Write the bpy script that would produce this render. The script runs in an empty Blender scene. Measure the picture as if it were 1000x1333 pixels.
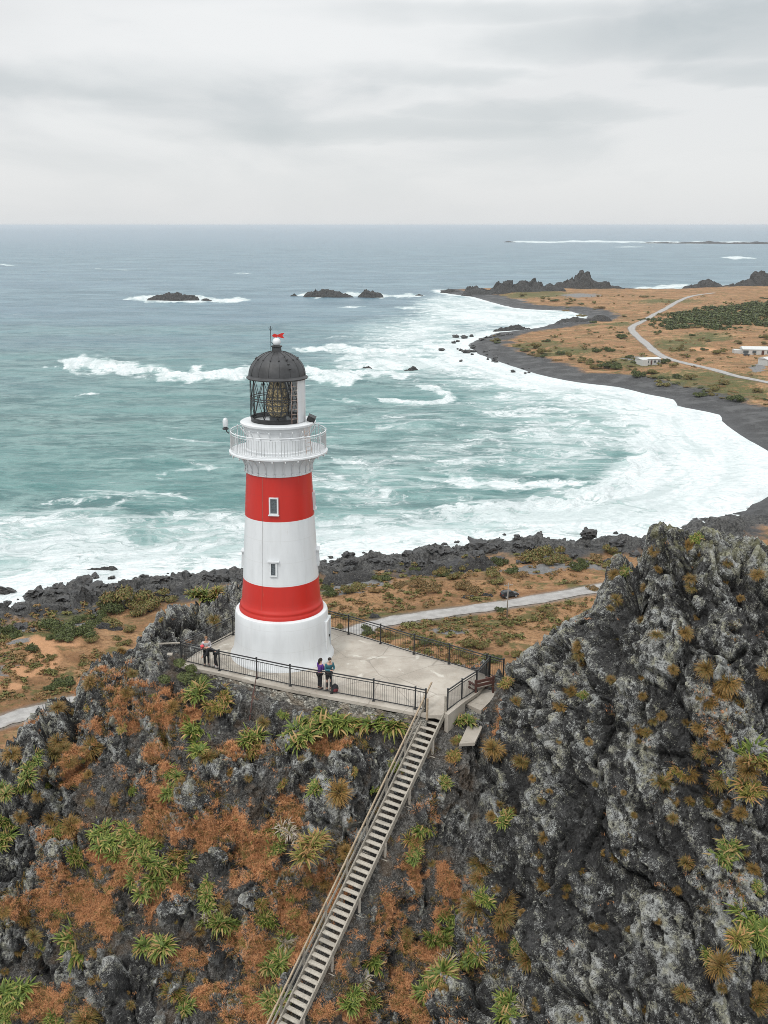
import bpy, math, random
import numpy as np
from mathutils import Vector, Matrix, Quaternion
from mathutils.bvhtree import BVHTree

R = math.radians
rnd = random.Random(7)
sc = bpy.context.scene
COL = sc.collection

# ------------------------------------------------------------------ camera model (metres, sea level z = 0)
FPX, CX, CY = 1350.0, 456.0, 666.5
TH = math.atan(373.6 / FPX)
CAM = Vector((0, 0, 98.0))
ST, CT = math.sin(TH), math.cos(TH)

def ray(px, py):
    u, v = (px - CX) / FPX, (py - CY) / FPX
    return Vector((u, CT - v * ST, -(ST + v * CT)))
def P(px, py, Y):                       # point at world Y on that sight line
    d = ray(px, py); return CAM + d * (Y / d.y)
def G(px, py, z=0.0):                   # point on the level z
    d = ray(px, py); return CAM + d * ((z - CAM.z) / d.z)
def to_px(x, y, z):                     # arrays
    dz = z - CAM.z
    depth = y * CT - dz * ST
    dn = -y * ST - dz * CT
    return CX + FPX * x / depth, CY + FPX * dn / depth

# ------------------------------------------------------------------ object helpers
def tag(o, label=None, cat=None, group=None, kind=None):
    if label: o['label'] = label
    if cat: o['category'] = cat
    if group: o['group'] = group
    if kind: o['kind'] = kind
    return o
def link(o, parent=None):
    COL.objects.link(o)
    if parent is not None: o.parent = parent
    return o
def empty(name, loc=(0, 0, 0), rz=0.0):
    o = bpy.data.objects.new(name, None); o.empty_display_size = 0.3
    o.location = loc; o.rotation_euler = (0, 0, rz); return link(o)
def copy_tree(o, parent=None):
    c = o.copy(); COL.objects.link(c); c.parent = parent
    for ch in list(o.children): copy_tree(ch, c)
    return c

class MB:
    def __init__(s): s.v = []; s.f = []; s.m = []
    def add(s, vs, fs, mi=0):
        b = len(s.v); s.v += [tuple(p) for p in vs]
        s.f += [tuple(b + i for i in f) for f in fs]; s.m += [mi] * len(fs); return s
    def box(s, c, size, rot=None, mi=0):
        hx, hy, hz = size[0] / 2, size[1] / 2, size[2] / 2
        vs = [Vector((x, y, z)) for x in (-hx, hx) for y in (-hy, hy) for z in (-hz, hz)]
        if rot is not None: vs = [rot @ q for q in vs]
        c = Vector(c); vs = [q + c for q in vs]
        return s.add(vs, [(0, 1, 3, 2), (4, 6, 7, 5), (0, 4, 5, 1), (2, 3, 7, 6), (0, 2, 6, 4), (1, 5, 7, 3)], mi)
    def beam(s, a, b, w, h, up=Vector((0, 0, 1)), mi=0):
        a, b = Vector(a), Vector(b); d = (b - a); L = d.length; d.normalize()
        sx = d.cross(up); sx = sx.normalized() if sx.length > 1e-6 else Vector((1, 0, 0)); uz = sx.cross(d)
        m = Matrix((sx, d, uz)).transposed()
        return s.box((a + b) / 2, (w, L, h), m, mi)
    def tube(s, pts, r, n=8, mi=0, cap=True):
        pts = [Vector(p) for p in pts]; k = len(pts)
        rr = r if isinstance(r, (list, tuple)) else [r] * k
        vs = []; up = None
        for i, p in enumerate(pts):
            d = (pts[min(i + 1, k - 1)] - pts[max(i - 1, 0)]).normalized()
            if up is None:
                up = Vector((0, 0, 1)) if abs(d.z) < 0.9 else Vector((1, 0, 0))
            a = d.cross(up).normalized(); b = a.cross(d).normalized(); up = b
            for j in range(n):
                t = 2 * math.pi * j / n
                vs.append(p + (a * math.cos(t) + b * math.sin(t)) * rr[i])
        fs = [(i * n + j, i * n + (j + 1) % n, (i + 1) * n + (j + 1) % n, (i + 1) * n + j) for i in range(k - 1) for j in range(n)]
        if cap: fs += [tuple(range(n))[::-1], tuple((k - 1) * n + j for j in range(n))]
        return s.add(vs, fs, mi)
    def lathe(s, prof, n=64, c=(0, 0, 0), mi=0, a0=0.0, a1=2 * math.pi, closed=True):
        c = Vector(c); vs = []; k = len(prof); m = n if closed else n + 1
        for (r, z) in prof:
            for j in range(m):
                t = a0 + (a1 - a0) * j / n
                vs.append((c.x + r * math.cos(t), c.y + r * math.sin(t), c.z + z))
        fs = []
        for i in range(k - 1):
            for j in range(n):
                j2 = (j + 1) % m if closed else j + 1
                fs.append((i * m + j, i * m + j2, (i + 1) * m + j2, (i + 1) * m + j))
        return s.add(vs, fs, mi)
    def ball(s, c, r, n=12, k=8, mi=0, sc3=(1, 1, 1)):
        prof = [(math.sin(math.pi * i / k), -math.cos(math.pi * i / k)) for i in range(k + 1)]
        b = len(s.v); s.lathe(prof, n, (0, 0, 0), mi)
        c = Vector(c)
        for i in range(b, len(s.v)):
            q = s.v[i]; s.v[i] = (c.x + q[0] * r * sc3[0], c.y + q[1] * r * sc3[1], c.z + q[2] * r * sc3[2])
        return s
    def prism(s, poly, z0, z1, mi=0):
        n = len(poly)
        vs = [(p[0], p[1], z0) for p in poly] + [(p[0], p[1], z1) for p in poly]
        fs = [tuple(range(n))[::-1], tuple(range(n, 2 * n))] + [(i, (i + 1) % n, n + (i + 1) % n, n + i) for i in range(n)]
        return s.add(vs, fs, mi)
    def build(s, name, mats, parent=None, smooth=False, loc=None, auto=None):
        me = bpy.data.meshes.new(name); me.from_pydata(s.v, [], s.f)
        for m in (mats if isinstance(mats, (list, tuple)) else [mats]): me.materials.append(m)
        me.polygons.foreach_set('material_index', s.m)
        if smooth: me.polygons.foreach_set('use_smooth', [True] * len(s.f))
        me.update()
        if auto is not None:
            import bmesh
            bm = bmesh.new(); bm.from_mesh(me); bmesh.ops.recalc_face_normals(bm, faces=bm.faces)
            for e in bm.edges:
                if len(e.link_faces) == 2 and e.calc_face_angle(0) > auto: e.smooth = False
            for f in bm.faces: f.smooth = True
            bm.to_mesh(me); bm.free()
        o = bpy.data.objects.new(name, me)
        if loc is not None: o.location = loc
        return link(o, parent)

def np_mesh(name, verts, faces, mats, smooth=True):
    me = bpy.data.meshes.new(name)
    nv, nf = len(verts), len(faces); k = faces.shape[1]
    me.vertices.add(nv); me.vertices.foreach_set('co', np.ascontiguousarray(verts, dtype=np.float32).ravel())
    me.loops.add(nf * k); me.loops.foreach_set('vertex_index', faces.astype(np.int32).ravel())
    me.polygons.add(nf); me.polygons.foreach_set('loop_start', np.arange(0, nf * k, k, dtype=np.int32))
    me.polygons.foreach_set('use_smooth', np.full(nf, smooth, dtype=bool))
    for m in (mats if isinstance(mats, (list, tuple)) else [mats]): me.materials.append(m)
    me.update(calc_edges=True)
    return me
def attr(me, name, arr):
    a = me.attributes.new(name, 'FLOAT', 'POINT'); a.data.foreach_set('value', np.ascontiguousarray(arr, dtype=np.float32).ravel())
def grid_faces(ny, nx):
    i = np.arange(ny - 1)[:, None] * nx + np.arange(nx - 1)[None, :]
    return np.stack([i, i + 1, i + 1 + nx, i + nx], -1).reshape(-1, 4)

# ------------------------------------------------------------------ noise in numpy
_rs = np.random.RandomState(3)
PERM = np.concatenate([_rs.permutation(256)] * 3)
GR = np.array([[1,1,0],[-1,1,0],[1,-1,0],[-1,-1,0],[1,0,1],[-1,0,1],[1,0,-1],[-1,0,-1],[0,1,1],[0,-1,1],[0,1,-1],[0,-1,-1],[1,1,0],[-1,1,0],[0,-1,1],[0,-1,-1]], float)
def perlin(x, y, z=0.0, seed=0):
    x, y, z = np.broadcast_arrays(np.asarray(x, float), np.asarray(y, float), np.asarray(z, float) + seed * 17.31)
    xi, yi, zi = np.floor(x).astype(int), np.floor(y).astype(int), np.floor(z).astype(int)
    fx, fy, fz = x - xi, y - yi, z - zi
    f = lambda t: t * t * t * (t * (t * 6 - 15) + 10)
    u, v, w = f(fx), f(fy), f(fz)
    xi &= 255; yi &= 255; zi &= 255
    def g(a, b, c):
        h = PERM[PERM[PERM[(xi + a) & 255] + ((yi + b) & 255)] + ((zi + c) & 255)] & 15
        q = GR[h]; return q[..., 0] * (fx - a) + q[..., 1] * (fy - b) + q[..., 2] * (fz - c)
    l = lambda a, b, t: a + (b - a) * t
    return l(l(l(g(0,0,0), g(1,0,0), u), l(g(0,1,0), g(1,1,0), u), v), l(l(g(0,0,1), g(1,0,1), u), l(g(0,1,1), g(1,1,1), u), v), w)
def fbm(x, y, z=0.0, o=4, seed=0, gain=0.5):
    s = 0.0; a = 1.0; f = 1.0
    for i in range(o):
        s = s + a * perlin(x * f, y * f, np.asarray(z) * f, seed + i * 3.7); a *= gain; f *= 2.03
    return s
def ridged(x, y, z=0.0, o=4, seed=0, gain=0.5):
    s = 0.0; a = 1.0; f = 1.0
    for i in range(o):
        s = s + a * (1 - 2.2 * np.abs(perlin(x * f, y * f, np.asarray(z) * f, seed + i * 3.7))); a *= gain; f *= 2.03
    return s
def blocks(x, y, z, seed=0, tilt=1.0):
    """fractured rock: every cell of a 3D Voronoi gets its own offset and its own tilt"""
    ix, iy, iz = np.floor(x).astype(int), np.floor(y).astype(int), np.floor(z).astype(int)
    best = np.full(x.shape, 1e9); sec = np.full(x.shape, 1e9); val = np.zeros(x.shape)
    for a in (-1, 0, 1):
        for b in (-1, 0, 1):
            for c in (-1, 0, 1):
                cx, cy, cz = ix + a, iy + b, iz + c
                h = PERM[PERM[PERM[(cx + seed) & 255] + (cy & 255)] + (cz & 255)]
                h2 = PERM[h + 37]; h3 = PERM[h2 + 91]; h4 = PERM[h3 + 11]; h5 = PERM[h4 + 71]; h6 = PERM[h5 + 5]
                dx, dy, dz = x - (cx + h / 255.), y - (cy + h2 / 255.), z - (cz + h3 / 255.)
                d = dx * dx + dy * dy + dz * dz
                v = (h4 / 255. - .5) + tilt * ((h5 / 255. - .5) * dx + (h6 / 255. - .5) * dy + (h / 255. - .5) * dz)
                m = d < best
                sec = np.where(m, best, np.minimum(sec, d)); val = np.where(m, v, val); best = np.where(m, d, best)
    return val, np.sqrt(sec) - np.sqrt(best)
def sstep(a, b, x):
    t = np.clip((x - a) / (b - a), 0, 1); return t * t * (3 - 2 * t)
def poly_sd(x, y, poly):
    """signed distance to a closed polygon, positive inside"""
    d = np.full(x.shape, 1e18); ins = np.zeros(x.shape, bool); n = len(poly)
    for i in range(n):
        x0, y0 = poly[i]; x1, y1 = poly[(i + 1) % n]
        ex, ey = x1 - x0, y1 - y0
        t = np.clip(((x - x0) * ex + (y - y0) * ey) / (ex * ex + ey * ey + 1e-12), 0, 1)
        d = np.minimum(d, (x - x0 - t * ex) ** 2 + (y - y0 - t * ey) ** 2)
        c = (y0 > y) != (y1 > y)
        with np.errstate(divide='ignore', invalid='ignore'):
            ins ^= c & (x < ex * (y - y0) / (ey if ey else 1e-12) + x0)
    d = np.sqrt(d); return np.where(ins, d, -d)
def line_d(x, y, pts):
    d = np.full(np.shape(x), 1e18); tt = np.zeros(np.shape(x))
    for i in range(len(pts) - 1):
        x0, y0 = pts[i][:2]; x1, y1 = pts[i + 1][:2]; ex, ey = x1 - x0, y1 - y0
        t = np.clip(((x - x0) * ex + (y - y0) * ey) / (ex * ex + ey * ey + 1e-12), 0, 1)
        q = (x - x0 - t * ex) ** 2 + (y - y0 - t * ey) ** 2
        m = q < d; d = np.where(m, q, d); tt = np.where(m, i + t, tt)
    return np.sqrt(d), tt
def smooth_line(pts, n=6, closed=False):
    pts = [Vector((p[0], p[1], p[2] if len(p) > 2 else 0)) for p in pts]; out = []
    for i in range(len(pts) - 1):
        p0, p1, p2, p3 = pts[max(i - 1, 0)], pts[i], pts[i + 1], pts[min(i + 2, len(pts) - 1)]
        for k in range(n):
            t = k / n
            out.append(0.5 * ((2 * p1) + (p2 - p0) * t + (2 * p0 - 5 * p1 + 4 * p2 - p3) * t * t + (3 * p1 - p0 - 3 * p2 + p3) * t ** 3))
    return out + [pts[-1]]

# ------------------------------------------------------------------ materials
class NT:
    def __init__(s, mat):
        s.t = mat.node_tree; s.n = s.t.nodes; s.l = s.t.links
    def node(s, typ, **kw):
        o = s.n.new(typ)
        for k, v in kw.items(): setattr(o, k, v)
        return o
    def put(s, sock, v):
        if isinstance(v, bpy.types.NodeSocket): s.l.new(v, sock)
        elif v is not None: sock.default_value = v
    def pos(s):
        return s.node('ShaderNodeNewGeometry').outputs['Position']
    def map(s, vec, scale=(1, 1, 1), rot=(0, 0, 0), loc=(0, 0, 0)):
        m = s.node('ShaderNodeMapping'); s.put(m.inputs['Vector'], vec)
        m.inputs['Scale'].default_value = scale; m.inputs['Rotation'].default_value = rot; m.inputs['Location'].default_value = loc
        return m.outputs[0]
    def noise(s, vec, scale=1, detail=4, rough=.55, dist=0, out='Fac'):
        m = s.node('ShaderNodeTexNoise'); s.put(m.inputs['Vector'], vec); s.put(m.inputs['Scale'], scale)
        m.inputs['Detail'].default_value = detail; m.inputs['Roughness'].default_value = rough; m.inputs['Distortion'].default_value = dist
        return m.outputs[out]
    def voro(s, vec, scale=1, feature='F1', out='Distance', rand=1):
        m = s.node('ShaderNodeTexVoronoi', feature=feature); s.put(m.inputs['Vector'], vec); s.put(m.inputs['Scale'], scale)
        m.inputs['Randomness'].default_value = rand
        return m.outputs[out]
    def math(s, op, a, b=None, c=None, clamp=False):
        m = s.node('ShaderNodeMath', operation=op, use_clamp=clamp)
        s.put(m.inputs[0], a); s.put(m.inputs[1], b)
        if c is not None: s.put(m.inputs[2], c)
        return m.outputs[0]
    def ss(s, v, a, b, lo=0.0, hi=1.0):
        m = s.node('ShaderNodeMapRange', interpolation_type='SMOOTHSTEP'); s.put(m.inputs[0], v)
        s.put(m.inputs[1], a); s.put(m.inputs[2], b); s.put(m.inputs[3], lo); s.put(m.inputs[4], hi)
        return m.outputs[0]
    def lin(s, v, a, b, lo=0.0, hi=1.0):
        m = s.node('ShaderNodeMapRange'); s.put(m.inputs[0], v)
        s.put(m.inputs[1], a); s.put(m.inputs[2], b); s.put(m.inputs[3], lo); s.put(m.inputs[4], hi)
        return m.outputs[0]
    def mix(s, f, a, b, mode='MIX'):
        m = s.node('ShaderNodeMix', data_type='RGBA', blend_type=mode); s.put(m.inputs[0], f)
        s.put(m.inputs[6], a if isinstance(a, bpy.types.NodeSocket) else c4(a)); s.put(m.inputs[7], b if isinstance(b, bpy.types.NodeSocket) else c4(b))
        return m.outputs[2]
    def at(s, name):
        return s.node('ShaderNodeAttribute', attribute_name=name).outputs['Fac']
    def bump(s, h, strength=.5, dist=.1, normal=None):
        m = s.node('ShaderNodeBump'); s.put(m.inputs['Height'], h); s.put(m.inputs['Strength'], strength); s.put(m.inputs['Distance'], dist)
        if normal is not None: s.put(m.inputs['Normal'], normal)
        return m.outputs[0]
def c4(c): return (c[0], c[1], c[2], 1.0) if len(c) == 3 else c
def newmat(name):
    m = bpy.data.materials.new(name); m.use_nodes = True
    return m, NT(m), m.node_tree.nodes['Principled BSDF']
def paint(name, col, rough=.5, var=.12, scale=3.0, metal=0.0, bump=0.0, col2=None, spec=.5):
    m, t, b = newmat(name)
    tc = t.node('ShaderNodeTexCoord').outputs['Object']
    n = t.noise(tc, scale, 5, .6)
    c2 = col2 if col2 else tuple(x * (1 - var * 2) for x in col)
    t.put(b.inputs['Base Color'], t.mix(t.ss(n, .35, .68), col, c2))
    b.inputs['Roughness'].default_value = rough; b.inputs['Metallic'].default_value = metal
    b.inputs['Specular IOR Level'].default_value = spec
    if bump: t.put(b.inputs['Normal'], t.bump(t.noise(tc, scale * 8, 4, .6), .5, bump))
    return m
M = {}
M['white'] = None
def mk_tower(name, col, streak):
    m, t, b = newmat(name)
    p = t.pos()
    n1 = t.noise(t.map(p, (.9, .9, .25)), 1.6, 5, .6)
    st = t.noise(t.map(p, (3.5, 3.5, .18)), 1.6, 4, .6)
    sp = t.noise(p, 9, 4, .7)
    c = t.mix(t.ss(n1, .35, .75), col, tuple(x * .9 for x in col))
    c = t.mix(t.math('MULTIPLY', t.ss(st, .55, .78), .5), c, streak)
    c = t.mix(t.math('MULTIPLY', t.ss(sp, .62, .78), .25), c, streak)
    s3 = t.node('ShaderNodeSeparateXYZ'); t.put(s3.inputs[0], p)
    fz = t.math('ABSOLUTE', t.math('SUBTRACT', t.math('FRACT', t.math('DIVIDE', s3.outputs[2], 1.22)), .5))
    seam = t.ss(fz, .478, .495)
    rust = t.math('MULTIPLY', t.ss(t.noise(t.map(p, (5, 5, .35)), 1.5, 5, .7), .64, .74), .30)
    c = t.mix(rust, c, (.30, .17, .10)); c = t.mix(t.math('MULTIPLY', seam, .38), c, streak)
    t.put(b.inputs['Base Color'], c); b.inputs['Roughness'].default_value = .42
    t.put(b.inputs['Normal'], t.bump(t.noise(p, 5, 5, .55), .25, .02))
    return m
M['white'] = mk_tower('white_paint', (.61, .63, .64), (.50, .51, .50))
M['red'] = mk_tower('red_paint', (.46, .014, .006), (.36, .018, .010))
M['black'] = paint('black_paint', (.022, .023, .024), .45, .2)
M['dome'] = paint('dome_metal', (.042, .043, .045), .55, .25, 2.5, bump=.01)
M['glasspane'] = None
m, t, b = newmat('lantern_glass'); M['glasspane'] = m
tr = t.node('ShaderNodeBsdfTransparent'); gl = t.node('ShaderNodeBsdfGlossy'); mx = t.node('ShaderNodeMixShader')
gl.inputs['Roughness'].default_value = .03; gl.inputs['Color'].default_value = (.8, .85, .88, 1); tr.inputs['Color'].default_value = (.97, .98, .98, 1)
fr = t.node('ShaderNodeFresnel'); fr.inputs[0].default_value = 1.45
mx.inputs[0].default_value = .05; t.l.new(tr.outputs[0], mx.inputs[1]); t.l.new(gl.outputs[0], mx.inputs[2])
t.l.new(mx.outputs[0], t.n['Material Output'].inputs['Surface'])
M['winglass'] = paint('window_glass', (.10, .12, .13), .15, .3, 20)
m, t, b = newmat('lens_prisms'); M['lens'] = m
tc = t.node('ShaderNodeTexCoord').outputs['Object']
vv = t.voro(t.map(tc, (1, 1, 1.3)), 7, 'F1', 'Color')
nn = t.noise(tc, 9, 4, .7)
cc = t.mix(t.ss(nn, .42, .58), (.16, .12, .05), (.70, .52, .24))
cc = t.mix(t.ss(t.voro(tc, 9), .0, .28, 1, 0), cc, (.75, .68, .5))
t.put(b.inputs['Base Color'], cc); b.inputs['Metallic'].default_value = .15; b.inputs['Roughness'].default_value = .18
t.put(b.inputs['Normal'], t.bump(t.voro(tc, 8), .9, .12))
def mk_wood(name, c1, c2, sc_=(3, 3, 3)):
    m, t, b = newmat(name)
    p = t.node('ShaderNodeTexCoord').outputs['Object']
    n = t.noise(t.map(p, sc_), 5, 5, .65); n2 = t.noise(p, 1.1, 3, .5)
    c = t.mix(t.ss(n, .3, .7), c1, c2); c = t.mix(t.math('MULTIPLY', t.ss(n2, .45, .7), .5), c, tuple(x * .55 for x in c2))
    t.put(b.inputs['Base Color'], c); b.inputs['Roughness'].default_value = .85
    t.put(b.inputs['Normal'], t.bump(n, .5, .01)); return m
M['tread'] = mk_wood('weathered_tread', (.46, .42, .36), (.31, .285, .24))
M['stringer'] = mk_wood('weathered_stringer', (.36, .325, .27), (.21, .19, .16))
M['rail_wood'] = mk_wood('handrail_wood', (.36, .29, .21), (.24, .18, .12))
M['redwood'] = mk_wood('red_brown_wood', (.10, .035, .025), (.06, .028, .022))
M['pole_wood'] = mk_wood('pole_wood', (.34, .31, .27), (.2, .18, .16))
m, t, b = newmat('concrete'); M['concrete'] = m
p = t.pos()
n1 = t.noise(p, .55, 5, .6); n2 = t.noise(p, 3.2, 5, .65); n3 = t.noise(p, 24, 3, .7)
c = t.mix(t.ss(n1, .35, .66), (.39, .355, .305), (.27, .24, .20))
c = t.mix(t.math('MULTIPLY', t.ss(n2, .5, .72), .45), c, (.30, .25, .20))
c = t.mix(t.math('MULTIPLY', t.ss(t.noise(p, .9, 4, .5, 1.2), .62, .7), .6), c, (.55, .53, .47))
c = t.mix(t.math('MULTIPLY', t.ss(t.voro(t.map(p, (1, 1, 1)), .35, 'DISTANCE_TO_EDGE'), .0, .012, 1, 0), .5), c, (.1, .085, .07))
c = t.mix(t.math('MULTIPLY', t.ss(n3, .4, .65), .2), c, (.5, .46, .4))
t.put(b.inputs['Base Color'], c); b.inputs['Roughness'].default_value = .9
t.put(b.inputs['Normal'], t.bump(t.math('ADD', n3, n2), .4, .02))
m, t, b = newmat('rubble_wall'); M['rubble'] = m
p = t.pos()
vd = t.voro(t.map(p, (1, 1, 1.25)), 6.5, 'DISTANCE_TO_EDGE'); vc = t.voro(t.map(p, (1, 1, 1.25)), 6.5, 'F1', 'Color')
vf = t.voro(t.map(p, (1, 1, 1.25)), 6.5)
c = t.mix(vc, (.12, .115, .10), (.36, .35, .31))
sh = t.node('ShaderNodeSeparateColor'); t.put(sh.inputs[0], vc)
c = t.mix(sh.outputs[0], (.07, .07, .065), (.40, .38, .33))
c = t.mix(t.ss(vd, .02, .10, 1, 0), c, (.075, .068, .056))
c = t.mix(t.math('MULTIPLY', t.ss(t.noise(p, 1.2, 4, .6), .5, .62), .55), c, (.16, .12, .08))
t.put(b.inputs['Base Color'], c); b.inputs['Roughness'].default_value = .95
t.put(b.inputs['Normal'], t.bump(t.ss(vf, 0, .55, 1, 0), .9, .08))

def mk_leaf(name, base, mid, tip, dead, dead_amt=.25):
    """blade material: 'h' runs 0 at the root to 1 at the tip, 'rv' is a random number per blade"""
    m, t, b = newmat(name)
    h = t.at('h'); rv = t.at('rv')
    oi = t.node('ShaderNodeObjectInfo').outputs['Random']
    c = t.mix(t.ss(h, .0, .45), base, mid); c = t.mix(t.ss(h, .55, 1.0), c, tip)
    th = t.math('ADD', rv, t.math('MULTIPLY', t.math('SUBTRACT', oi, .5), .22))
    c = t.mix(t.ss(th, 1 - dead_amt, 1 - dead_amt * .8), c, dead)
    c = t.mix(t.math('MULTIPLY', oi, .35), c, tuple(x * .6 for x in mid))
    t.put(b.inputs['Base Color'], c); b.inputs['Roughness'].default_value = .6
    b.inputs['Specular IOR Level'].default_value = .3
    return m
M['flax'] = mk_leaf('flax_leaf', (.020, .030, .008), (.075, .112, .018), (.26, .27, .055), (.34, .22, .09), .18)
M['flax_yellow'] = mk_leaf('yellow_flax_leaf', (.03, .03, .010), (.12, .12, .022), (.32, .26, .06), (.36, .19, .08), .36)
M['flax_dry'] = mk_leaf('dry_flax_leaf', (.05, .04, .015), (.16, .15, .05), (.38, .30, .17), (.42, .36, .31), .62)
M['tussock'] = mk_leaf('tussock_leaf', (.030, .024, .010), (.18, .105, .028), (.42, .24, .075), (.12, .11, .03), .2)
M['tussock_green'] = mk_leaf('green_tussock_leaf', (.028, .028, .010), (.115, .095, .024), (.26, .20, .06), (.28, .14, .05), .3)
M['dry_grass'] = mk_leaf('dry_grass_blade', (.34, .155, .068), (.56, .26, .115), (.74, .42, .21), (.42, .21, .10), .3)
M['bush'] = mk_leaf('bush_leaf', (.016, .022, .007), (.045, .060, .016), (.12, .14, .04), (.05, .05, .015), .2)
M['bush_olive'] = mk_leaf('olive_bush_leaf', (.03, .03, .01), (.10, .10, .027), (.24, .21, .07), (.20, .11, .045), .3)
M['bush_tan'] = mk_leaf('tan_bush_leaf', (.05, .03, .012), (.20, .12, .045), (.32, .2, .09), (.12, .10, .04), .3)

def mk_rock(name, wet=False):
    m, t, b = newmat(name); p = t.pos()
    n1 = t.noise(p, .5, 6, .65); n2 = t.noise(p, 3.0, 5, .7)
    c = t.mix(t.ss(n1, .3, .7), (.020, .020, .021), (.052, .050, .047))
    if not wet: c = t.mix(t.math('MULTIPLY', t.ss(n2, .52, .68), .8), c, (.15, .145, .13))
    else: c = t.mix(t.math('MULTIPLY', t.ss(n2, .56, .72), .5), c, (.15, .147, .138))
    t.put(b.inputs['Base Color'], c); b.inputs['Roughness'].default_value = .45 if wet else .9
    far_ = t.noise(p, .16, 6, .7)
    hb = t.math('ADD', t.math('MULTIPLY', t.noise(p, 2.2, 6, .7), .35), t.math('MULTIPLY', far_, 6.0 if not wet else .0))
    t.put(b.inputs['Normal'], t.bump(hb, .9, 1.0)); return m
M['boulder'] = mk_rock('wet_boulder', True)
M['rock'] = mk_rock('dry_rock')
# ------------------------------------------------------------------ the platform outline (z = PZ)
PZ = 74.6
def gp(px, py, z=PZ):
    q = G(px, py, z); return (q.x, q.y)
TOWER = Vector((-3.86, 54.75, PZ))
F_FRONT = [gp(236.5, 861), gp(286, 873), gp(334.6, 883.6), gp(378, 893), gp(432, 902.5), gp(486.5, 912.5), gp(540.5, 923), gp(554, 926)]
F_LEFT = [gp(236.5, 861), gp(269.5, 844), gp(303.6, 826.5), gp(340, 808)]
F_BACK = [gp(366, 803), gp(410, 814), gp(454, 825.5), gp(495.5, 838), gp(539, 851.6), gp(584.6, 864.5), gp(633, 879)]
F_RIGHT = [gp(582.5, 926), gp(601, 912.5), gp(620, 900), gp(637, 881)]
F_END = [gp(633, 879), gp(655, 885)]
plat = [gp(233, 866), gp(286, 876.5), gp(334, 888), gp(378, 897.5), gp(486, 917.5), gp(541, 928), gp(556, 931), gp(582, 931), gp(603, 915), gp(622, 902), gp(641, 881), gp(585, 862), gp(539, 848), gp(495, 834.5), gp(454, 822), gp(410, 810), gp(366, 799), gp(338, 804), gp(303, 822), gp(268, 841)]

S_TOP = P(567, 931, 47.15); S_BOT = P(377, 1333, 37.1)
S_TOP = Vector((S_TOP.x, S_TOP.y, PZ - .1))
sdir = (S_BOT - S_TOP); S_END = S_BOT + sdir * .22          # runs on below the frame

# ------------------------------------------------------------------ the near hill: control points -> thin plate surface
ctrl = []
def cp(px, py, Y):
    q = P(px, py, Y); ctrl.append((q.x, q.y, q.z))
for a in [ # slope facing us, left of the stairs
    (236, 885, 51.2), (300, 893, 50.6), (380, 915, 49.7), (460, 932, 48.6), (530, 948, 47.2),
    (300, 950, 48.8), (400, 965, 47.6), (480, 985, 46.6),
    (200, 1000, 47.4), (300, 1040, 45.8), (400, 1060, 45.0), (470, 1060, 44.4),
    (100, 1100, 45.4), (200, 1130, 43.8), (300, 1150, 42.8), (390, 1160, 42.4),
    (60, 1220, 42.6), (180, 1240, 41.3), (290, 1260, 40.4), (350, 1280, 39.4),
    (0, 1333, 39.8), (120, 1333, 39.2), (240, 1333, 38.6), (330, 1333, 38.0),
    (-150, 1200, 42.5), (-120, 1333, 39.0),
    # left spur and its skyline
    (0, 992, 48.6), (60, 930, 50.4), (110, 880, 51.8), (150, 850, 53.2), (180, 838, 53.8),
    (30, 1030, 47.3), (120, 960, 49.0), (190, 900, 50.6), (-90, 1070, 46.8),
    # knob beside the tower
    (195, 812, 56.2), (225, 800, 57.6), (262, 778, 60.2), (300, 760, 62.0), (215, 840, 54.6), (235, 830, 56.0),
    # gully right of the stairs
    (600, 960, 46.6), (570, 1000, 45.4), (540, 1080, 43.8), (500, 1170, 42.2), (470, 1250, 40.8), (440, 1333, 38.6),
    # strip of orange slope and foot of the crag
    (590, 1080, 43.9), (560, 1160, 42.4), (540, 1240, 40.6), (520, 1333, 38.2), (600, 1333, 37.4),
    # crag skyline
    (642, 890, 50.4), (690, 842, 49.8), (735, 808, 49.9), (772, 778, 49.9), (795, 742, 49.8), (822, 725, 49.2), (846, 690, 48.8), (880, 683, 48.4), (925, 690, 47.6), (965, 700, 47.0), (1000, 712, 46.4), (1080, 735, 45.5),
    # crag face
    (650, 960, 46.6), (700, 900, 46.8), (760, 860, 46.6), (830, 800, 46.2), (900, 760, 45.6), (980, 780, 44.4),
    (640, 1050, 44.2), (720, 1000, 43.6), (800, 950, 43.4), (880, 880, 43.8), (960, 880, 42.6), (1040, 900, 41.8),
    (640, 1160, 41.6), (700, 1100, 41.8), (790, 1080, 40.9), (880, 1000, 41.4), (970, 1000, 40.0), (1060, 1020, 39.4),
    (650, 1260, 39.0), (730, 1220, 38.8), (820, 1180, 38.6), (900, 1120, 38.8), (990, 1130, 37.6), (1080, 1150, 37.2),
    (680, 1333, 36.6), (780, 1333, 35.4), (880, 1300, 35.4), (980, 1280, 35.0), (1000, 1333, 33.8), (1100, 1300, 34.6)]:
    cp(*a)
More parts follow.
